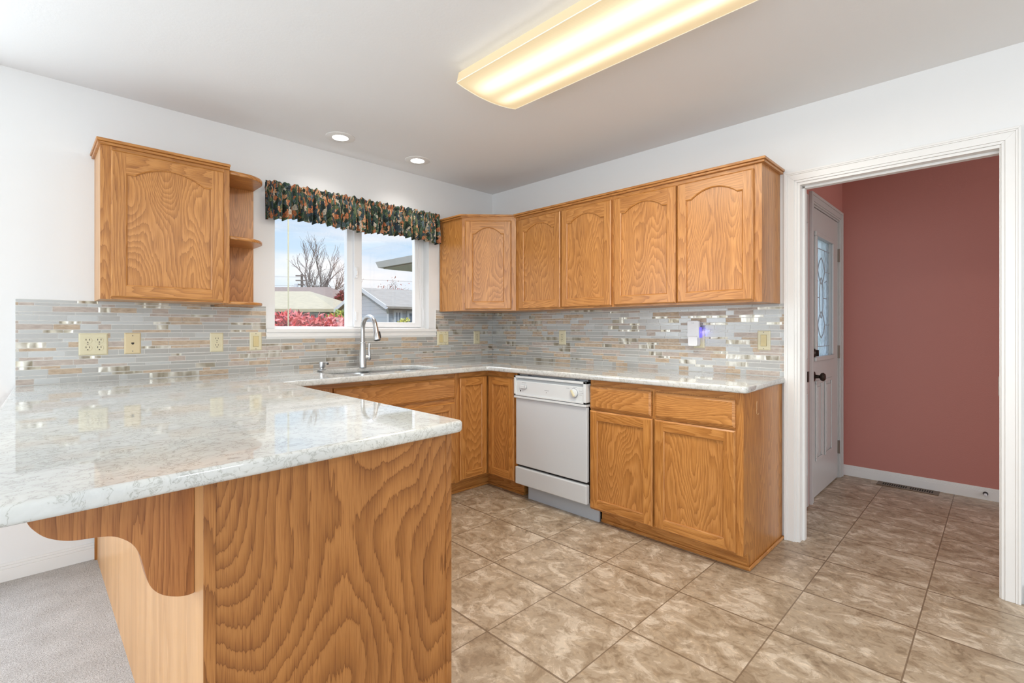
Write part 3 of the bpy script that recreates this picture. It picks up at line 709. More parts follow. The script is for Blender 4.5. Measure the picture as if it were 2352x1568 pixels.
# finer curve by Catmull-Rom
def smooth_curve(p, n=4):
    out = []
    for i in range(len(p)-1):
        p0, p1, p2, p3 = [Vector(p[max(0, min(len(p)-1, k))]) for k in (i-1, i, i+1, i+2)]
        for j in range(n):
            q = j/n; out.append(tuple(.5*((2*p1)+(p2-p0)*q+(2*p0-5*p1+4*p2-p3)*q*q+(3*p1-p0-3*p2+p3)*q**3)))
    return out+[tuple(p[-1])]
poly = [co[0]]+smooth_curve(co[1:-1])+[co[-1]]
m = M(); m.prism(poly, frame((0, -2.100, 0), X, Z, Y), 0, .040)
tag(m.build('corbel', oak('oak_corbel', (.42, .175, .052), (.37, .145, .042), (.25, .09, .022), freq=26, xs=6, ys=.7, rough=.42, coat=.1), bevel=.0015), 'scroll-cut oak corbel bracket under the peninsula overhang', 'bracket')

# --- worktop
out = [(-3.19, -2.258), (-2.137, -2.203), (-2.133, -.715), (-.655, -.66), (-.645, -2.494), (-.0085, -2.478), (-.0085, -.0085), (-3.12, -.0085)]
rad = [.03, .03, .03, .035, .03, 0, 0, 0]
hole = round_poly([(-1.76, -.56), (-.98, -.56), (-.98, -.115), (-1.76, -.115)], [.15, .12, .12, .15], 8)
ct = slab('countertop', round_poly(out, rad), hole, CB, CT, .010, QUARTZ)
tag(ct, 'U-shaped white veined quartz countertop over all the base cabinets', 'countertop')

# --- undermount sink
t = thing('kitchen_sink', 'stainless double-bowl undermount sink below the window', 'sink', (-1.37, -.34, .68))
def bowl(x0, x1, y0, y1, zb, zt, nm):
    m = M(); w = .003
    top = round_poly([(x0, y0), (x1, y0), (x1, y1), (x0, y1)], .07, 5); bot = round_poly([(x0+.02, y0+.02), (x1-.02, y0+.02), (x1-.02, y1-.02), (x0+.02, y1-.02)], .07, 5)
    for i in range(len(top)):
        j = (i+1) % len(top); m.face([(*top[i], zt), (*top[j], zt), (*bot[j], zb), (*bot[i], zb)])
        a, b = offset_poly(top, -w), offset_poly(bot, -w)
        m.face([(*a[i], zt), (*a[j], zt), (*b[j], zb-w), (*b[i], zb-w)][::-1]); m.face([(*top[i], zt), (*top[j], zt), (*a[j], zt), (*a[i], zt)])
    m.face([(*p, zb) for p in bot]); m.face([(*p, zb-w) for p in offset_poly(bot, -w)][::-1])
    m.build(nm, STEEL, t, smooth=True, weld=True)
    m = M(); m.lathe(((x0+x1)/2, (y0+y1)/2, zb+.0005), [(.045, 0), (.045, .002), (.030, .002), (.028, -.004)]); m.build('drain', STEELD, t, smooth=True)
bowl(-1.775, -1.375, -.573, -.102, .70, .8885, 'bowl'); bowl(-1.352, -.965, -.573, -.102, .72, .8885, 'bowl')
m = M(); m.box(-1.3715, -1.3555, -.50, -.17, .862, .8825); m.build('divider', STEEL, t, bevel=.003)

# --- faucet
FX, FY = -1.364, -.105
t = thing('kitchen_faucet', 'brushed steel pull-down gooseneck faucet behind the sink', 'faucet', (FX, FY, CT))
m = M(); m.lathe((FX, FY, CT), [(.028, 0), (.028, .004), (.0265, .008), (.026, .06), (.0215, .13), (.019, .172), (.0195, .176), (.017, .178)], n=28); m.build('base_column', STEEL, t, smooth=True)
R = .092; path = [(FX, FY, CT+.17), (FX, FY, 1.195)]
for k in range(1, 19):
    a = PI*k/18*.94; path.append((FX, FY-R+R*math.cos(a), 1.195+R*math.sin(a)))
last = Vector(path[-1]); dr = (Vector(path[-1])-Vector(path[-2])).normalized()
m = M(); m.tube(path, .0155, 18); m.build('spout', STEEL, t, smooth=True)
m = M(); q = [last+dr*s for s in (0, .006, .05, .09, .094)]; m.tube(q, [.0165, .0175, .020, .0255, .024], 20); sh = m.build('spray_head', STEEL, t, smooth=True)
m = M(); q = [last+dr*s for s in (.094, .097)]; m.tube(q, [.021, .019], 20); m.build('nozzle', BLACK, sh)
m = M(); c0 = last+dr*.05+Vector((.014, -.014, 0)); m.tube([c0-dr*.02, c0-dr*.017, c0+dr*.026, c0+dr*.03], [.004, .008, .009, .005], 10); m.build('spray_button', BLACK, sh)
m = M(); m.tube([(FX, FY, CT+.070), (FX+.040, FY-.012, CT+.070)], [.020, .018], 18); lv = m.build('lever_hub', STEEL, t, smooth=True)
m = M(); m.tube([(FX+.038, FY-.014, CT+.052), (FX+.042, FY-.016, CT+.060), (FX+.044, FY-.018, CT+.085), (FX+.041, FY-.018, CT+.13), (FX+.043, FY-.018, CT+.165), (FX+.045, FY-.018, CT+.170)], [.012, .015, .011, .0075, .010, .004], 12); m.build('lever', STEEL, lv, smooth=True)
# soap dispenser
t = thing('soap_dispenser', 'short steel soap dispenser left of the faucet', 'soap dispenser', (-1.681, -.147, CT))
m = M(); m.lathe((-1.681, -.147, CT), [(.026, 0), (.026, .005), (.021, .008)], n=24); m.build('base_ring', STEEL, t, smooth=True)
m = M(); m.lathe((-1.681, -.147, CT+.008), [(.013, 0), (.013, .008), (.017, .010), (.019, .030), (.017, .048), (.010, .050)], n=24); m.build('pump_head', STEEL, t, smooth=True)
m = M(); m.tube([(-1.681, -.147, CT+.050), (-1.674, -.19, CT+.052), (-1.670, -.215, CT+.046)], [.006, .0055, .007], 10); m.build('spout', STEEL, t, smooth=True)

# ------------------------------------------------------------------ wall cabinets
UB, UT = 1.345, 2.085
def crown(m, pts):   # strip on top of the box, sticking out a little
    pass
t = thing('wall_cabinet', 'long oak wall cabinet with four arched doors, right of the corner cabinet', 'cabinet', (-.15, -1.53, UB))
m = M(); m.box(-.302, -.003, -2.449, -.614, UB, UT); m.build('body', OAK, t)
fr = frame((-.302, -.614, 0), (0, -1, 0), Z, (-1, 0, 0))
face_frame(t, fr, [(0, .045, UB, UT), (.89, .93, UB, UT), (1.79, 1.835, UB, UT)], [(.045, 1.79, UB, 1.36), (.045, 1.79, 2.055, UT)])
for y0, y1 in ((-.653, -1.077), (-1.087, -1.514), (-1.535, -1.969), (-1.980, -2.410)):
    panel_door(t, frame((-.305, y0, 1.356), (0, -1, 0), Z, (-1, 0, 0)), y0-y1, .705, arch=.050, sw=.052)
def top_mould(t, pieces, e=.012):
    m = M()
    for p in pieces: m.box(*p)
    m.build('top_moulding', OAK, t, bevel=.003)
top_mould(t, [(-.322, -.003, -2.467, -.606, UT, 2.098, 'y'), (-.332, -.003, -2.474, -.606, 2.098, 2.112, 'y')])
t = thing('corner_wall_cabinet', 'oak corner wall cabinet with one narrow arched door set diagonally', 'cabinet', (-.25, -.25, UB))
m = M(); poly = [(-.003, -.012), (-.61, -.012), (-.61, -.305), (-.305, -.61), (-.003, -.61)]
O0 = frame((0, 0, 0), X, Y, Z); m.prism(poly[::-1], O0, UB, UT, Z); m.build('body', OAKP, t)
dg_ = Vector((.305, -.305, 0)); U_ = dg_.normalized(); W_ = Vector((-1, -1, 0)).normalized()
face_frame(t, frame((-.61, -.305, 0), U_, Z, W_), [(.001, .032, UB, UT), (.395, .43, UB, UT)], [(.032, .395, UB, 1.362), (.032, .395, 2.06, UT)])
panel_door(t, frame(Vector((-.61, -.305, 1.356))+U_*.026+W_*.003, U_, Z, W_), .368, .705, arch=.050, sw=.058)
m = M(); m.box(-.614, -.608, -.03, -.013, UB, UT); m.build('edge_strip', OAK, t)
m = M()
for e, z0, z1 in ((.017, UT, 2.098), (.027, 2.098, 2.112)):
    k = e*.7; pl = [(-.003, -.0125), (-.61-e, -.0125), (-.61-e, -.305-k*.6), (-.305-k*.6, -.606), (-.003, -.606)]
    m.prism(pl[::-1], O0, z0, z1, X)
m.build('top_moulding', OAK, t, bevel=.003)
# left cabinet with open end shelves
t = thing('wall_cabinet', 'single-door oak wall cabinet with rounded open shelves on its right end', 'cabinet', (-2.45, -.15, UB))
m = M(); m.box(-2.826, -2.276, -.302, -.001, UB, UT); m.build('body', OAKV, t)
fr = frame((-2.828, -.302, 0), X, Z, (0, -1, 0))
face_frame(t, fr, [(0, .045, UB-.001, UT), (.515, .554, UB-.001, UT)], [(.045, .515, UB-.001, 1.36), (.045, .515, 2.06, UT)])
panel_door(t, frame((-2.790, -.305, 1.354), X, Z, (0, -1, 0)), .485, .712, arch=.052, sw=.058)
m = M(); m.box(-2.838, -2.274, -.320, -.001, UT, 2.098, 'x'); m.box(-2.844, -2.274, -.330, -.001, 2.098, 2.112, 'x'); m.build('top_moulding', OAK, t, bevel=.003)
m = M(); m.box(-2.276, -2.060, -.008, -.001, UB-.01, 2.08); m.build('shelf_back', OAKP, t)
def qshelf(z0, z1):
    pts = [(-2.276, -.008), (-2.276, -.300)]
    for k in range(13):
        a = PI/2*k/12; pts.append((-2.205+.145*math.sin(a)**.9 if k else -2.205, -.145-.150*math.cos(a)))
    pts.append((-2.060, -.008))
    slab('end_shelf', pts, None, z0, z1, .004, OAK, t, 2)
qshelf(2.066, 2.089); qshelf(1.703, 1.722); qshelf(1.338, 1.355)

# ------------------------------------------------------------------ outlets and switches
def slot_set(m, fr, u, v):
    for du in (-.0065, .0065): m.fbox(fr, u+du-.0012, u+du+.0012, v+.000, v+.0085, 0, .0012)
    m.prism([(u+.0027*math.cos(a*PI/4), v-.0085+.0030*math.sin(a*PI/4)) for a in range(8)], fr, 0, .0012)
def wall_frame(wall, c, z): return frame((c, -.0078, z), X, Z, (0, -1, 0)) if wall == 'b' else frame((-.0078, c, z), (0, -1, 0), Z, (-1, 0, 0))
def plate(t, fr, w, h=.115, mt=IVORY, tt=.006):
    O, U, V, W = fr; P = lambda u, v, d: O+U*u+V*v+W*d; m = M(); a, b, c = w/2, h/2, .006
    oc = [(-a, -b), (a, -b), (a, b), (-a, b)]; ic = [(-a+c, -b+c), (a-c, -b+c), (a-c, b-c), (-a+c, b-c)]
    m.face([P(*q, tt) for q in ic])
    for i in range(4):
        j = (i+1) % 4; m.face([P(*oc[i], 0), P(*oc[j], 0), P(*oc[j], .002), P(*oc[i], .002)]); m.face([P(*oc[i], .002), P(*oc[j], .002), P(*ic[j], tt), P(*ic[i], tt)])
    m.face([P(*q, 0) for q in oc[::-1]])
    return m.build('cover_plate', mt, t)
def shift(fr, d): return (fr[0]+fr[3]*d, *fr[1:])
def outlet(wall, c, z, label, gangs=1, group=None):
    fr = wall_frame(wall, c, z); t = thing('wall_outlet', label, 'outlet', tuple(fr[0]), group)
    plate(t, fr, .071 if gangs == 1 else .117)
    for g in range(gangs):
        u = (g-(gangs-1)/2)*.046
        for v in (-.0195, .0195):
            m = M(); pts = []
            for k in range(16):
                a = 2*PI*k/16; pts.append((u+.0172*math.cos(a), v+max(-.0135, min(.0135, .0172*math.sin(a)))))
            m.prism(pts, shift(fr, .006), 0, .002); r = m.build('receptacle', IVORY, t, bevel=.0006)
            m = M(); slot_set(m, shift(fr, .0078), u, v); m.build('slots', DARK, r)
        m = M(); m.lathe(fr[0]+fr[1]*u+fr[3]*.006, [(.003, 0), (.003, .0012)], fr[3], 10); m.build('screw', BRASSY, t)
def switch(wall, c, z, label, gangs=1, kinds='r', group=None):
    fr = wall_frame(wall, c, z); t = thing('light_switch', label, 'light switch', tuple(fr[0]), group)
    plate(t, fr, .071 if gangs == 1 else .117)
    for g in range(gangs):
        u = (g-(gangs-1)/2)*.046
        m = M(); f6 = shift(fr, .006); O, U, V, W = f6; P = lambda a, b, d: O+U*(u+a)+V*b+W*d
        m.hexa([P(-.0155, -.033, 0), P(.0155, -.033, 0), P(.0155, .033, 0), P(-.0155, .033, 0), P(-.0155, -.032, .0055), P(.0155, -.032, .0055), P(.0155, .032, .0015), P(-.0155, .032, .0015)])
        rk = m.build('rocker', IVORYK if g == 0 else IVORY, t, bevel=.0008)
        m = M(); m.fbox(f6, u-.0165, u+.0165, -.034, .034, 0, .0006); m.build('rocker_gap', simple('gap_brown', (.30, .24, .12), .6) if 'gap_brown' not in bpy.data.materials else bpy.data.materials['gap_brown'], t)
        for v in (-.048, .048):
            m = M(); m.lathe(fr[0]+fr[1]*u+fr[2]*v+fr[3]*.006, [(.003, 0), (.003, .0012)], fr[3], 10); m.build('screw', BRASSY, t)
outlet('b', -2.830, 1.120, 'double-width cream outlet with four sockets, leftmost on the backsplash', 2)
fr = wall_frame('b', -2.668, 1.121); t = thing('phone_jack', 'tan wall plate with a single small phone jack, beside the four-socket outlet', 'phone jack', tuple(fr[0])); plate(t, fr, .072, mt=IVORYD)
m = M(); f6 = shift(fr, .006); m.prism([(-.006, .005), (-.006, -.001), (-.003, -.006), (.003, -.006), (.006, -.001), (.006, .005)], f6, 0, .0012); m.build('jack', DARK, t)
for v in (-.042, .042):
    m = M(); m.lathe(fr[0]+fr[2]*v+fr[3]*.006, [(.003, 0), (.003, .0012)], fr[3], 10); m.build('screw', BRASSY, t)
outlet('b', -2.265, 1.119, 'cream two-socket outlet under the left wall cabinet')
switch('b', -2.047, 1.121, 'cream single rocker switch just left of the window trim')
switch('b', -.578, 1.120, 'cream double rocker switch right of the window trim', 2)
outlet('b', -.200, 1.123, 'cream two-socket outlet near the corner on the window wall')
outlet('r', -.845, 1.130, 'cream two-socket outlet on the right wall above the dishwasher')
outlet('r', -1.975, 1.135, 'cream outlet mostly hidden behind a white plug-in device')
switch('r', -2.364, 1.132, 'cream single rocker switch beside the doorway casing')
# plug-in device
fr = frame((-.0165, -1.957, 1.175), (0, -1, 0), Z, (-1, 0, 0)); t = thing('plug_in_device', 'white plug-in device with a cross mark and blue side light', 'plug-in device', tuple(fr[0]))
m = M(); rp = round_poly([(-.041, -.035), (.036, -.035), (.036, .078), (-.041, .078)], .010, 5); m.prism(rp, fr, .012, .040); body = m.build('body', PLASTW, t, bevel=.004)
m = M(); rp = round_poly([(-.031, -.085), (.031, -.085), (.031, -.022), (-.031, -.022)], .012, 5); m.prism(rp, shift(fr, .0), .0, .052); m.build('round_front', PLASTW, t, bevel=.004)
m = M(); m.fbox(fr, -.048, -.040, -.022, -.005, .018, .03); m.build('side_knob', PLASTW, t, bevel=.002)
m = M(); f4 = shift(fr, .0402)
for sx in (-1, 1):
    for sz in (-1, 1):
        pts = [(-.003+sx*.0022, .062+sz*.001), (-.003+sx*.0062, .062+sz*.0055)]
        m.tube([f4[0]+f4[1]*a+f4[2]*b for a, b in pts], .0007, 5)
m.build('cross_mark', GREY, body)
m = M(); m.fbox(fr, .0365, .040, -.030, .035, .002, .030); m.build('blue_light', BLUE, t, bevel=.001)
gl = bpy.data.lights.new('blue_glow', 'POINT'); gl.energy = .035; gl.color = (.15, .12, 1); gl.shadow_soft_size = .008
go = bpy.data.objects.new('blue_glow', gl); COL.objects.link(go); go.location = (-.030, -2.005, 1.178)

# ------------------------------------------------------------------ valance
def valance():
    t = thing('window_valance', 'gathered dark floral valance with orange and green print above the window', 'valance', (-1.325, -.05, 1.9))
    m = M(); rnd = random.Random(3)
    x0, x1 = -1.992, -.655; n = 520; zt, zb = 2.142, 1.905; rows = 16
    ph = [rnd.uniform(0, 6.3) for _ in range(6)]
    s = [0]; path = []
    # path: return on the left, front, return on the right
    base = [(x0+.004*math.sin(i), -.012-.065*i/14) for i in range(14)]
    front = [(x0+(x1-x0)*i/n, -.082) for i in range(n+1)]
    back = [(x1+.002*math.sin(i), -.08+.065*i/14) for i in range(1, 15)]
    path = base+front+back
    def pt(i, r):
        x, y = path[i]; q = r/(rows-1)         # 0 top .. 1 bottom
        k = (i-14)/n*(x1-x0)
        amp = (.010+.016*min(1, max(0, (q-.15)/.5))) if 13 <= i <= 14+n else .003
        w = math.sin(k*120+ph[0]+1.5*math.sin(k*11+ph[1]))*.6+math.sin(k*215+ph[2]+2*math.sin(k*17))*.35+.35*math.sin(k*63+ph[3]+q*1.3)
        yy = y-amp*w-.010*max(0, q-.3)
        top = .006*math.sin(k*95+ph[4])+.004*math.sin(k*210+ph[5]) if q < .12 else 0
        pk = -.008*math.exp(-((q-.18)/.05)**2)*(-1)   # rod pocket bulge
        drop = .007*math.sin(k*9+ph[2])+.005*math.sin(k*31)
        z = zt+top-(zt-zb+drop)*q
        if r == rows-1: z += .004*w
        return (x, yy+(.010*math.exp(-((q-.13)/.04)**2)), z)
    cnt = len(path); acc = 0; us = [0]
    for i in range(1, cnt):
        a, b = path[i-1], path[i]; acc += math.hypot(a[0]-b[0], a[1]-b[1])*1.5; us.append(acc)
    for i in range(cnt-1):
        for r in range(rows-1):
            ps = [pt(i, r), pt(i+1, r), pt(i+1, r+1), pt(i, r+1)]
            k = len(m.v); m.v += ps; m.f.append([k, k+1, k+2, k+3]); m.mi.append(0)
            m.uv.append([(us[i], ps[0][2]), (us[i+1], ps[1][2]), (us[i+1], ps[2][2]), (us[i], ps[3][2])])
    o = m.build('fabric', FABRIC, t, smooth=True, weld=True); sd = o.modifiers.new('thickness', 'SOLIDIFY'); sd.thickness = .0015
    m = M(); m.box(x0+.008, x1-.008, -.058, -.054, 2.098, 2.122, 'x'); m.box(x0+.004, x0+.008, -.058, -.001, 2.098, 2.122); m.box(x1-.008, x1-.004, -.058, -.001, 2.098, 2.122); m.build('curtain_rod', TRIM, t)
valance()

# ------------------------------------------------------------------ ceiling lights
def m_lens():
    m, nt, b = mat('lamp_lens'); o = coord(nt)   # object x runs across the fixture
    sp = N(nt, 'ShaderNodeSeparateXYZ'); nt.links.new(o, sp.inputs[0])
    def band(c, w):
        d = math_(nt, 'DIVIDE', math_(nt, 'ABSOLUTE', math_(nt, 'SUBTRACT', sp.outputs['X'], c)), w)
        return math_(nt, 'POWER', 2.718, math_(nt, 'MULTIPLY', math_(nt, 'MULTIPLY', d, d), -1))
    s = math_(nt, 'ADD', band(-.085, .060), band(.070, .050))
    endf = math_(nt, 'SUBTRACT', 1.0, math_(nt, 'POWER', math_(nt, 'MINIMUM', math_(nt, 'DIVIDE', math_(nt, 'ABSOLUTE', sp.outputs['Y']), .62), 1.0), 14))
    s = math_(nt, 'MINIMUM', math_(nt, 'MULTIPLY', s, endf), 1.0)
    wv = N(nt, 'ShaderNodeTexWave'); wv.inputs['Scale'].default_value = 90; wv.bands_direction = 'DIAGONAL'; nt.links.new(o, wv.inputs['Vector'])
    col = ramp(nt, s, [(0, (.80, .61, .34)), (.4, (.93, .78, .50)), (1, (1.0, .95, .78))])
    nt.links.new(col, b.inputs['Emission Color'])
    st = math_(nt, 'MULTIPLY', math_(nt, 'ADD', .78, math_(nt, 'MULTIPLY', s, .42)), math_(nt, 'ADD', .95, math_(nt, 'MULTIPLY', wv.outputs['Fac'], .10)))
    nt.links.new(st, b.inputs['Emission Strength']); b.inputs['Base Color'].default_value = (.25, .22, .16, 1); b.inputs['Roughness'].default_value = .35
    return m
LX0, LX1, LY0, LY1 = -1.612, -1.212, -1.50, -2.76
t = thing('ceiling_light', 'long wraparound fluorescent ceiling fixture glowing warm yellow', 'ceiling light', (-1.412, -2.13, 2.36))
m = M(); m.box(LX0+.03, LX1-.03, LY1+.005, LY0-.005, 2.425, CZ); m.build('fixture_base', TRIM, t)
m = M(); prof = []
for k in range(17):
    q = k/16*2-1; prof.append(((LX0+LX1)/2+q*.20, 2.384-.022*(1-q*q)))
prof = [(LX0+.012, 2.436)]+[prof[0]]+prof+[prof[-1]]+[(LX1-.012, 2.436)]
for i in range(len(prof)-1):
    if (Vector(prof[i])-Vector(prof[i+1])).length < 1e-6: continue
    m.face([(prof[i][0], LY0, prof[i][1]), (prof[i+1][0], LY0, prof[i+1][1]), (prof[i+1][0], LY1, prof[i+1][1]), (prof[i][0], LY1, prof[i][1])])
for yy in (LY0, LY1): m.face([(a, yy, b) for a, b in prof])
m.build('lens', m_lens(), t)
m = M()
for yy in (LY0, LY1): m.tube([(a, yy, b-.001) for a, b in prof[2:-2]], .0025, 5)
for a in (prof[1], prof[-2]): m.tube([(a[0], LY0, a[1]), (a[0], LY1, a[1])], .0025, 5)
m.build('lens_rim', simple('lens_rim', (.8, .76, .66), .3, emit=(1, .86, .6), es=.25), t)
lamp('fluorescent_glow', 'AREA', (-1.412, -2.13, 2.345), (0, 0, -1), 24, (1, .92, .80), shape='RECTANGLE', size=.36, size_y=1.2)
CAN = simple('can_glow', (.9, .9, .9), .5, emit=(1, .97, .93), es=7)
for cx_, cy_, lab in ((-1.627, -.305, 'round recessed ceiling light, left and nearer of the two over the window'), (-1.022, -.292, 'round recessed ceiling light, right one of the two, nearer the corner')):
    t = thing('recessed_light', lab, 'ceiling light', (cx_, cy_, CZ-.01), 'recessed lights over the sink')
    m = M(); m.lathe((cx_, cy_, CZ-.0005), [(.092, 0), (.092, -.003), (.086, -.006), (.056, -.004), (.052, -.0015)], n=36, cap=False); m.build('trim_ring', TRIM, t, smooth=True)
    m = M(); m.lathe((cx_, cy_, CZ-.0025), [(.053, 0), (.050, -.0035), (.035, -.005), (.001, -.006)], n=32, cap=False); m.build('bulb', CAN, t, smooth=True)
    lamp('downlight_glow', 'SPOT', (cx_, cy_, CZ-.02), (0, 0, -1), 9, (1, .95, .89), spot_size=2.3, spot_blend=.8, shadow_soft_size=.05)

# ------------------------------------------------------------------ hall floor vent, door stop
t = thing('floor_vent', 'brown slotted floor vent against the hall baseboard', 'vent', (1.62, -2.85, 0))
vx0, vx1, vy0, vy1 = 1.565, 1.682, -3.03, -2.665
m = M(); m.box(vx0, vx1, vy0, vy1, .0, .004); m.build('register_plate', VENT, t, bevel=.001)
for k in range(22):
    if k == 11: continue
    y = vy1-.035-k*.0137
    m = M(); m.box(vx0+.03, vx1-.028, y-.0075, y, .0040, .0046); m.build('slot', VENTD, t)
t = thing('door_stop', 'small dark door stop with white tip on the hall baseboard', 'door stop', (HX-.013, -3.27, .05))
m = M(); m.lathe((HX-.013, -3.27, .045), [(.014, 0), (.014, .004), (.010, .012), (.010, .03)], (-1, 0, 0), 16); m.build('base', BLACK, t, smooth=True)
m = M(); m.lathe((HX-.043, -3.27, .045), [(.009, 0), (.009, .012), (.006, .014)], (-1, 0, 0), 16); m.build('tip', PLASTW, t, smooth=True)

# ------------------------------------------------------------------ outside
GZ = -.4
def wp(a, d, z): p = CAM+RT*a+FW*d; return Vector((p.x, p.y, z))
GRASS = paint('grass', (.07, .09, .035), 3, .2, .9)
m = M(); m.face([(-60, .2, GZ), (120, .2, GZ), (120, 120, GZ), (-60, 120, GZ)]); struct(m.build('ground', GRASS, weld=False))
def siding(name, c, per=.12):
    m, nt, b = mat(name); o = coord(nt); sp = N(nt, 'ShaderNodeSeparateXYZ'); nt.links.new(o, sp.inputs[0])
    f = math_(nt, 'FRACT', math_(nt, 'DIVIDE', sp.outputs['Z'], per)); k = math_(nt, 'LESS_THAN', f, .1)
    nt.links.new(mixc(nt, k, c, tuple(x*.75 for x in c)), b.inputs['Base Color']); b.inputs['Roughness'].default_value = .7; return m
def shingle(name, c):
    m, nt, b = mat(name); o = coord(nt); n1 = noise(nt, mapping(nt, o, (2, 2, 9)), 2, 4, .6)
    nt.links.new(ramp(nt, n1, [(.3, tuple(x*.8 for x in c)), (.7, c)]), b.inputs['Base Color']); b.inputs['Roughness'].default_value = .9; return m
WTRIM = simple('house_trim', (.55, .55, .54), .5); WGL = simple('house_window', (.16, .18, .2), .1)
def quadhouse(t, fw, bw, wmat, corners, ze, zr=None): pass
def wallbox(t, pts, z0, z1, mt, name='wall'):
    m = M(); m.prism(pts, frame((0, 0, 0), X, Y, Z), z0, z1); return m.build(name, mt, t)
def hip_roof(t, A, Bp, D, E, ze, R0, R1, zr, mt, th=.12):
    """A,B front eave corners; D,E back corners; R0,R1 ridge ends"""
    m = M(); V3 = lambda p, z: Vector((p[0], p[1], z))
    a, b, d, e, r0, r1 = V3(A, ze), V3(Bp, ze), V3(D, ze), V3(E, ze), V3(R0, zr), V3(R1, zr)
    m.face([a, b, r1, r0]); m.face([b, d, r1]); m.face([d, e, r0, r1]); m.face([e, a, r0])
    dn = Vector((0, 0, -th))
    for p, q in ((a, b), (b, d), (d, e), (e, a)): m.face([p+dn, q+dn, q, p])
    m.face([e+dn, d+dn, b+dn, a+dn]); return m.build('roof', mt, t)
def win(t, P0, U, w, h, W):
    m = M(); fr = frame(P0, U, Z, W); m.fbox(fr, -.08, w+.08, -.08, h+.08, 0, .05); f = m.build('window_frame', WTRIM, t)
    m = M(); m.fbox(fr, 0, w/2-.03, 0, h, .05, .06); m.fbox(fr, w/2+.03, w, 0, h, .05, .06); m.build('window_pane', WGL, f)
xy = lambda a, d: (wp(a, d, 0).x, wp(a, d, 0).y)
# low tan-roofed house
c = wp(-10.5, 23, GZ); t = thing('neighbour_house', 'low house with pale tan hip roof seen through the left pane', 'house', tuple(c))
wallbox(t, [xy(-15, 20.6), xy(-7.85, 20.6), xy(-7.85, 27), xy(-15, 27)], GZ, 1.98, siding('tan_wall', (.30, .28, .21)))
hip_roof(t, xy(-15.5, 20), xy(-7.25, 20), xy(-7.25, 28), xy(-15.5, 28), 2.02, xy(-15, 24), xy(-9.95, 24), 3.05, shingle('tan_roof', (.44, .36, .22)))
for a_ in (-9.6, -8.7): win(t, wp(a_, 20.59, 1.0), RT, .45, .8, -FW)
win(t, wp(-11.2, 20.59, 1.0), RT, .9, .8, -FW)
# star ornament
t2 = M(); s0 = wp(-9.62, 20.5, 1.88)
for k in range(16):
    a_ = 2*PI*k/16; r0 = s0+RT*(math.cos(a_)*.09)+Vector((0, 0, math.sin(a_)*.09)); r1 = s0+RT*(math.cos(a_)*.19)+Vector((0, 0, math.sin(a_)*.19)); t2.tube([r0, r1], [.028, .003], 5)
t2.tube([s0+FW*.08, s0-FW*.05], [.09, .06], 14)
tag(t2.build('sunburst_ornament', simple('dark_iron', (.04, .045, .06), .5)), 'dark metal sunburst ornament on the tan-roofed house wall', 'ornament')
# brown house
c = wp(-17, 40, GZ); t = thing('neighbour_house', 'taller brown house with brown roof behind the tan-roofed house', 'house', tuple(c))
wallbox(t, [xy(-24, 36.8), xy(-12.7, 36.8), xy(-12.7, 40), xy(-24, 40)], GZ, 3.35, siding('brown_wall', (.13, .07, .05), .2))
hip_roof(t, xy(-24.6, 36), xy(-12.1, 36), xy(-12.1, 41), xy(-24.6, 41), 3.42, xy(-24, 38.5), xy(-14.4, 38.5), 4.50, shingle('brown_roof', (.25, .175, .13)))
for a_ in (-13.9, -15.1): win(t, wp(a_, 36.78, 1.85), RT, .75, .95, -FW)
# grey gable house
Lp, Rp = Vector((-6.63, 18.2)), Vector((-3.86, 15.0)); dv = Vector((.756, .654)); ze, zr = 1.90, 2.60; Ap = (Lp+Rp)/2+Vector((.1, -.1))
c = wp(-2, 19, GZ); t = thing('neighbour_house', 'pale grey gabled house with lap siding, across the right pane', 'house', tuple(c))
G = siding('grey_siding', (.42, .43, .435), .13)
gx_ = (Rp-Lp).normalized(); L2, R2 = Lp+gx_*.25+dv*.15, Rp-gx_*.25+dv*.15
m = M(); m.face([wp(*L2, GZ), wp(*R2, GZ), wp(*R2, ze+.02), wp(*(Ap+dv*.15), zr-.06), wp(*L2, ze+.02)])
L3, R3 = L2+dv*.10, R2+dv*12
m.face([wp(*R2, GZ), wp(*(R2+dv*12), GZ), wp(*(R2+dv*12), ze), wp(*R2, ze)])
m.face([wp(*L2, GZ), wp(*(L2+dv*12), GZ), wp(*(L2+dv*12), ze), wp(*L2, ze)]); m.build('wall', G, t)
m = M(); rf = shingle('grey_roof', (.34, .30, .235))
for P_ in (Lp, Rp):
    a0, b0, a1, b1 = wp(*P_, ze), wp(*Ap, zr), wp(*(P_+dv*12.3), ze), wp(*(Ap+dv*12.3), zr); dn = Vector((0, 0, -.07))
    m.hexa([a0+dn, a1+dn, b1+dn, b0+dn, a0, a1, b1, b0])
m.build('roof', rf, t)
m = M()
for P_ in (Lp, Rp):
    a0, b0 = wp(*(P_-dv*.03), ze-.10), wp(*(Ap-dv*.03), zr-.10); up = Vector((0, 0, .13)); q = wp(*(dv*.03), 0)-wp(0, 0, 0)
    m.hexa([a0, b0, b0+q, a0+q, a0+up, b0+up, b0+q+up, a0+q+up])
m.build('rake_board', WTRIM, t)
dv3 = (wp(*dv, 0)-wp(0, 0, 0)).normalized(); wn3 = (wp(*gx_, 0)-wp(0, 0, 0)).normalized()
win(t, wp(*(R2+dv*.75), 1.28), dv3, .52, .42, wn3); win(t, wp(*(R2+dv*.28), 1.22), dv3, .14, .50, wn3)
win(t, wp(*(Lp+gx_*2.3), 1.15), wp(*gx_, 0)-wp(0, 0, 0), .25, .35, -dv3)
m = M(); q0 = wp(*Rp, ze-.05); q1 = wp(*R2, ze-.22)+wn3*.05; q2 = Vector((q1.x, q1.y, GZ)); m.tube([q0, q1, q2], .035, 8); m.build('downspout', WTRIM, t)
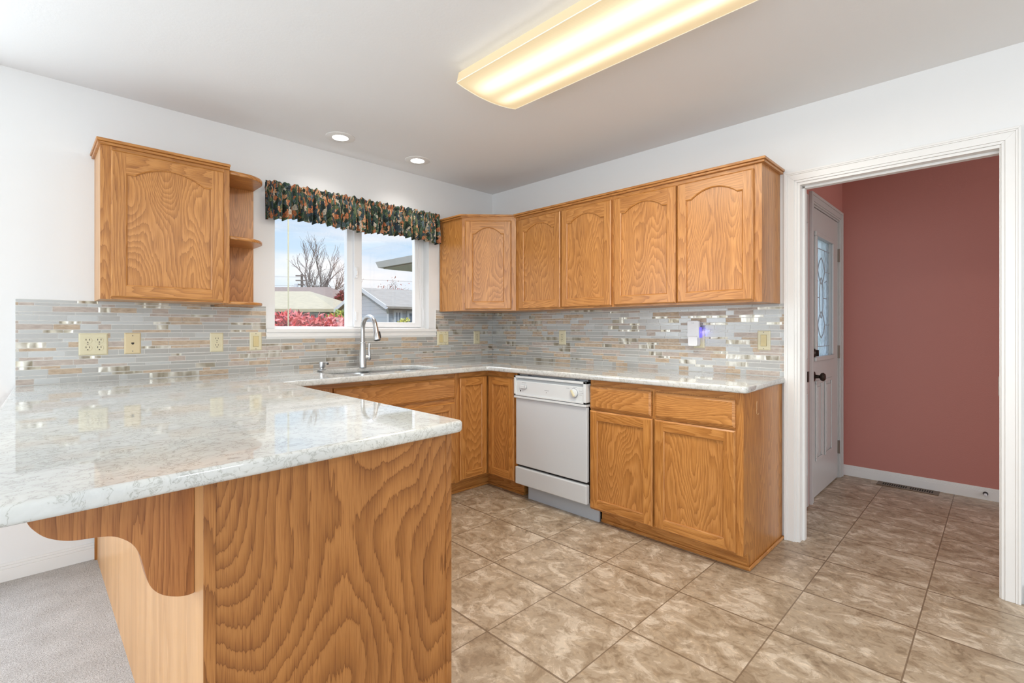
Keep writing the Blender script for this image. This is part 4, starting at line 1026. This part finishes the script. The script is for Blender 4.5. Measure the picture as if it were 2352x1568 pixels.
# wing of this house: eave and gutter
t = thing('house_wing', 'white eave and gutter of the house wing jutting in from the right of the window', 'eave', (5, 4, 2.4))
m = M(); m.hexa([(2.30, 1.9, 2.50), (9, 1.9, 2.50), (9, 6.04, 2.50), (2.30, 6.04, 2.50), (2.30, 1.9, 2.63), (9, 1.9, 3.3), (9, 6.04, 3.3), (2.30, 6.04, 2.63)]); m.build('roof', shingle('wing_roof', (.2, .195, .19)), t)
m = M(); m.box(2.36, 9, 1.9, 6.02, 2.485, 2.50); m.build('soffit', simple('soffit', (.6, .59, .56), .6), t)
m = M(); m.hexa([(2.245, 1.9, 2.50), (2.30, 1.9, 2.50), (2.30, 6.04, 2.50), (2.245, 6.04, 2.50), (2.19, 1.9, 2.62), (2.30, 1.9, 2.62), (2.30, 6.06, 2.62), (2.19, 6.06, 2.62)]); m.build('gutter', WTRIM, t)
m = M(); m.box(3.3, 9, 1.9, 5.3, GZ, 2.487); m.build('wing_wall', G, t)

# trees
BARK = simple('bark', (.14, .105, .085), .9); TWIG = simple('twig', (.20, .15, .125), .9)
def bare_tree(base, H, spread, seed, label, mt, lvl=6, lean=0, nm='bare_tree', tw=1.0, leaf=None):
    rnd = random.Random(seed); t = thing(nm, label, 'tree', tuple(base)); tr = M(); br = M(); lf = M()
    def grow(p, d, L, r, l):
        q = p+d*L*.5+Vector((rnd.uniform(-1, 1), rnd.uniform(-1, 1), rnd.uniform(-.5, 1)))*L*.06; e = p+d*L
        (tr if l == 0 else br).tube([p, q, e], [r, r*.85, r*.68], 5 if l < 3 else 3, cap=False)
        if leaf and l >= lvl-2:
            for _ in range(3):
                c_ = e+Vector([rnd.uniform(-.3, .3) for _ in range(3)]); s_ = rnd.uniform(.05, .12)
                lf.face([c_, c_+Vector([rnd.uniform(-1, 1)*s_ for _ in range(3)]), c_+Vector([rnd.uniform(-1, 1)*s_ for _ in range(3)])])
        if l >= lvl: return
        for k in range(3 if l < 4 else 2 if rnd.random() < .7 else 3):
            ax_ = Vector([rnd.uniform(-1, 1) for _ in range(3)]).normalized()
            nd = (d+ax_*spread+Vector((0, 0, .16))).normalized(); grow(e if k else q, nd, L*rnd.uniform(.62, .84), r*.62, l+1)
    grow(Vector(base), Vector((lean, 0, 1)).normalized(), H*.30, H*.022*tw, 0)
    tr.build('trunk', mt, t, weld=False); br.build('branches', TWIG, t, weld=False)
    if leaf: lf.build('buds', leaf, t, weld=False)
bare_tree(wp(-19.0, 46, GZ), 9.6, .50, 14, 'tall bare-branched tree, left one beyond the roofs', BARK, 6)
bare_tree(wp(-17.2, 45, GZ), 8.0, .72, 3, 'wider bare-branched tree, right one beyond the roofs', BARK, 6)
PINK = simple('pink_buds', (.42, .20, .17), .8)
bare_tree(wp(-8.0, 31, GZ), 5.3, .85, 21, 'small pinkish budding tree behind the grey house roof', BARK, 5, leaf=PINK)
def foliage(name, label, base, c, rad, n, size, mats, droop=.5, seed=1, trunk=True, cat='shrub', spiky=True):
    rnd = random.Random(seed); t = thing(name, label, cat, tuple(base)); m = M(); c = Vector(c)
    for i in range(n):
        th_ = rnd.uniform(0, 2*PI); ph_ = math.acos(rnd.uniform(-.6, 1)); rr = rnd.uniform(.55, 1.0)**.5*(1+.10*math.sin(th_*5+ph_*7))
        d = Vector((math.sin(ph_)*math.cos(th_), math.sin(ph_)*math.sin(th_), math.cos(ph_)))
        p = c+Vector((d.x*rad[0], d.y*rad[1], d.z*rad[2]))*rr
        k = rnd.randrange(len(mats)); ax_ = (d+Vector([rnd.uniform(-.8, .8) for _ in range(3)])).normalized()
        for j in range(4 if spiky else 2):
            q = (ax_+Vector([rnd.uniform(-.9, .9) for _ in range(3)])+Vector((0, 0, -droop))).normalized(); s_ = size*rnd.uniform(.6, 1.2)
            sd = q.cross(Vector([rnd.uniform(-1, 1) for _ in range(3)])).normalized()*s_*(.16 if spiky else .4)
            m.face([p, p+q*s_*.5+sd, p+q*s_, p+q*s_*.5-sd], 'z', k)
    m.build('foliage', mats, t, weld=False)
    if trunk:
        m = M(); m.tube([base, (Vector(base)+c)/2+Vector((.05, 0, 0)), c], [.05, .04, .03], 8); m.build('trunk', BARK, t)
R1_, R2_, R3_ = simple('red_leaf', (.60, .045, .04), .5), simple('red_leaf_pale', (.72, .19, .16), .5), simple('red_leaf_dark', (.25, .02, .03), .5)
foliage('japanese_maple', 'bright red cut-leaf maple bush right outside the left pane', (-.75, 3.0, GZ), (-.78, 2.95, .92), (.98, .75, .46), 2600, .085, [R1_, R1_, R2_, R2_, R3_], seed=4)
foliage('japanese_maple', 'small red maple bush seen low in the right pane', (.15, 3.55, GZ), (.15, 3.5, .95), (.36, .36, .42), 700, .08, [R1_, R2_], seed=6)
Y1_, Y2_ = simple('yellow_leaf', (.50, .46, .06), .6), simple('green_leaf', (.20, .26, .05), .6)
foliage('shrub', 'yellow-green shrub between the tan-roofed and grey houses', tuple(wp(-4.9, 13.8, GZ)), wp(-4.9, 13.8, 1.1), (.42, .42, .58), 900, .12, [Y1_, Y2_, Y2_], seed=8, spiky=False)
foliage('shrub', 'yellow flowering shrub below the grey house window', tuple(wp(-2.75, 12.5, GZ)), wp(-2.75, 12.5, .95), (.26, .2, .48), 700, .09, [Y1_, Y1_], seed=9, spiky=False)
foliage('tree', 'dark red-leaved tree beside the brown house', tuple(wp(-10.6, 30, GZ)), wp(-10.45, 30, 2.7), (.42, .42, .75), 700, .18, [R3_, simple('maroon_leaf', (.16, .05, .05), .7)], seed=10, cat='tree', spiky=False)
# utility pole and wires
t = thing('utility_pole', 'dark wooden utility pole with cross arms in front of the bare trees', 'utility pole', tuple(wp(-18.1, 42, GZ)))
m = M(); m.tube([wp(-18.1, 42, GZ), wp(-18.1, 42, 5.95)], .10, 8); m.build('pole', BARK, t)
for z_, l_ in ((5.75, .45), (5.35, .45), (5.0, .3)):
    m = M(); p = wp(-18.1, 41.88, z_); m.fbox((p, RT, Vector((0, 0, 1)), -FW), -l_, l_, -.05, .05, 0, .1); m.build('cross_arm', BARK, t)
m = M(); m.tube([wp(-18.5, 41.8, 4.6), wp(-18.5, 41.8, 5.05)], .16, 10); m.build('transformer', WTRIM, t)
for z_, lab in ((5.5, 'upper utility wire crossing the sky outside'), (4.75, 'lower utility wire crossing the sky outside')):
    m = M(); m.tube([wp(-45, 42.4, z_+.4), wp(-18.1, 42.4, z_+.2), wp(6, 42.4, z_-.8)], .010, 4); tag(m.build('utility_wire', BARK), lab, 'wire')
# slim pole close outside the window
m = M(); m.tube([(-1.245-.1, 1.35, GZ), (-1.345, 1.35, 2.9)], .0065, 8)
slim = tag(m.build('garden_pole', simple('pole_tan', (.42, .38, .24), .6)), 'slim tan pole standing outside the left window pane', 'pole')
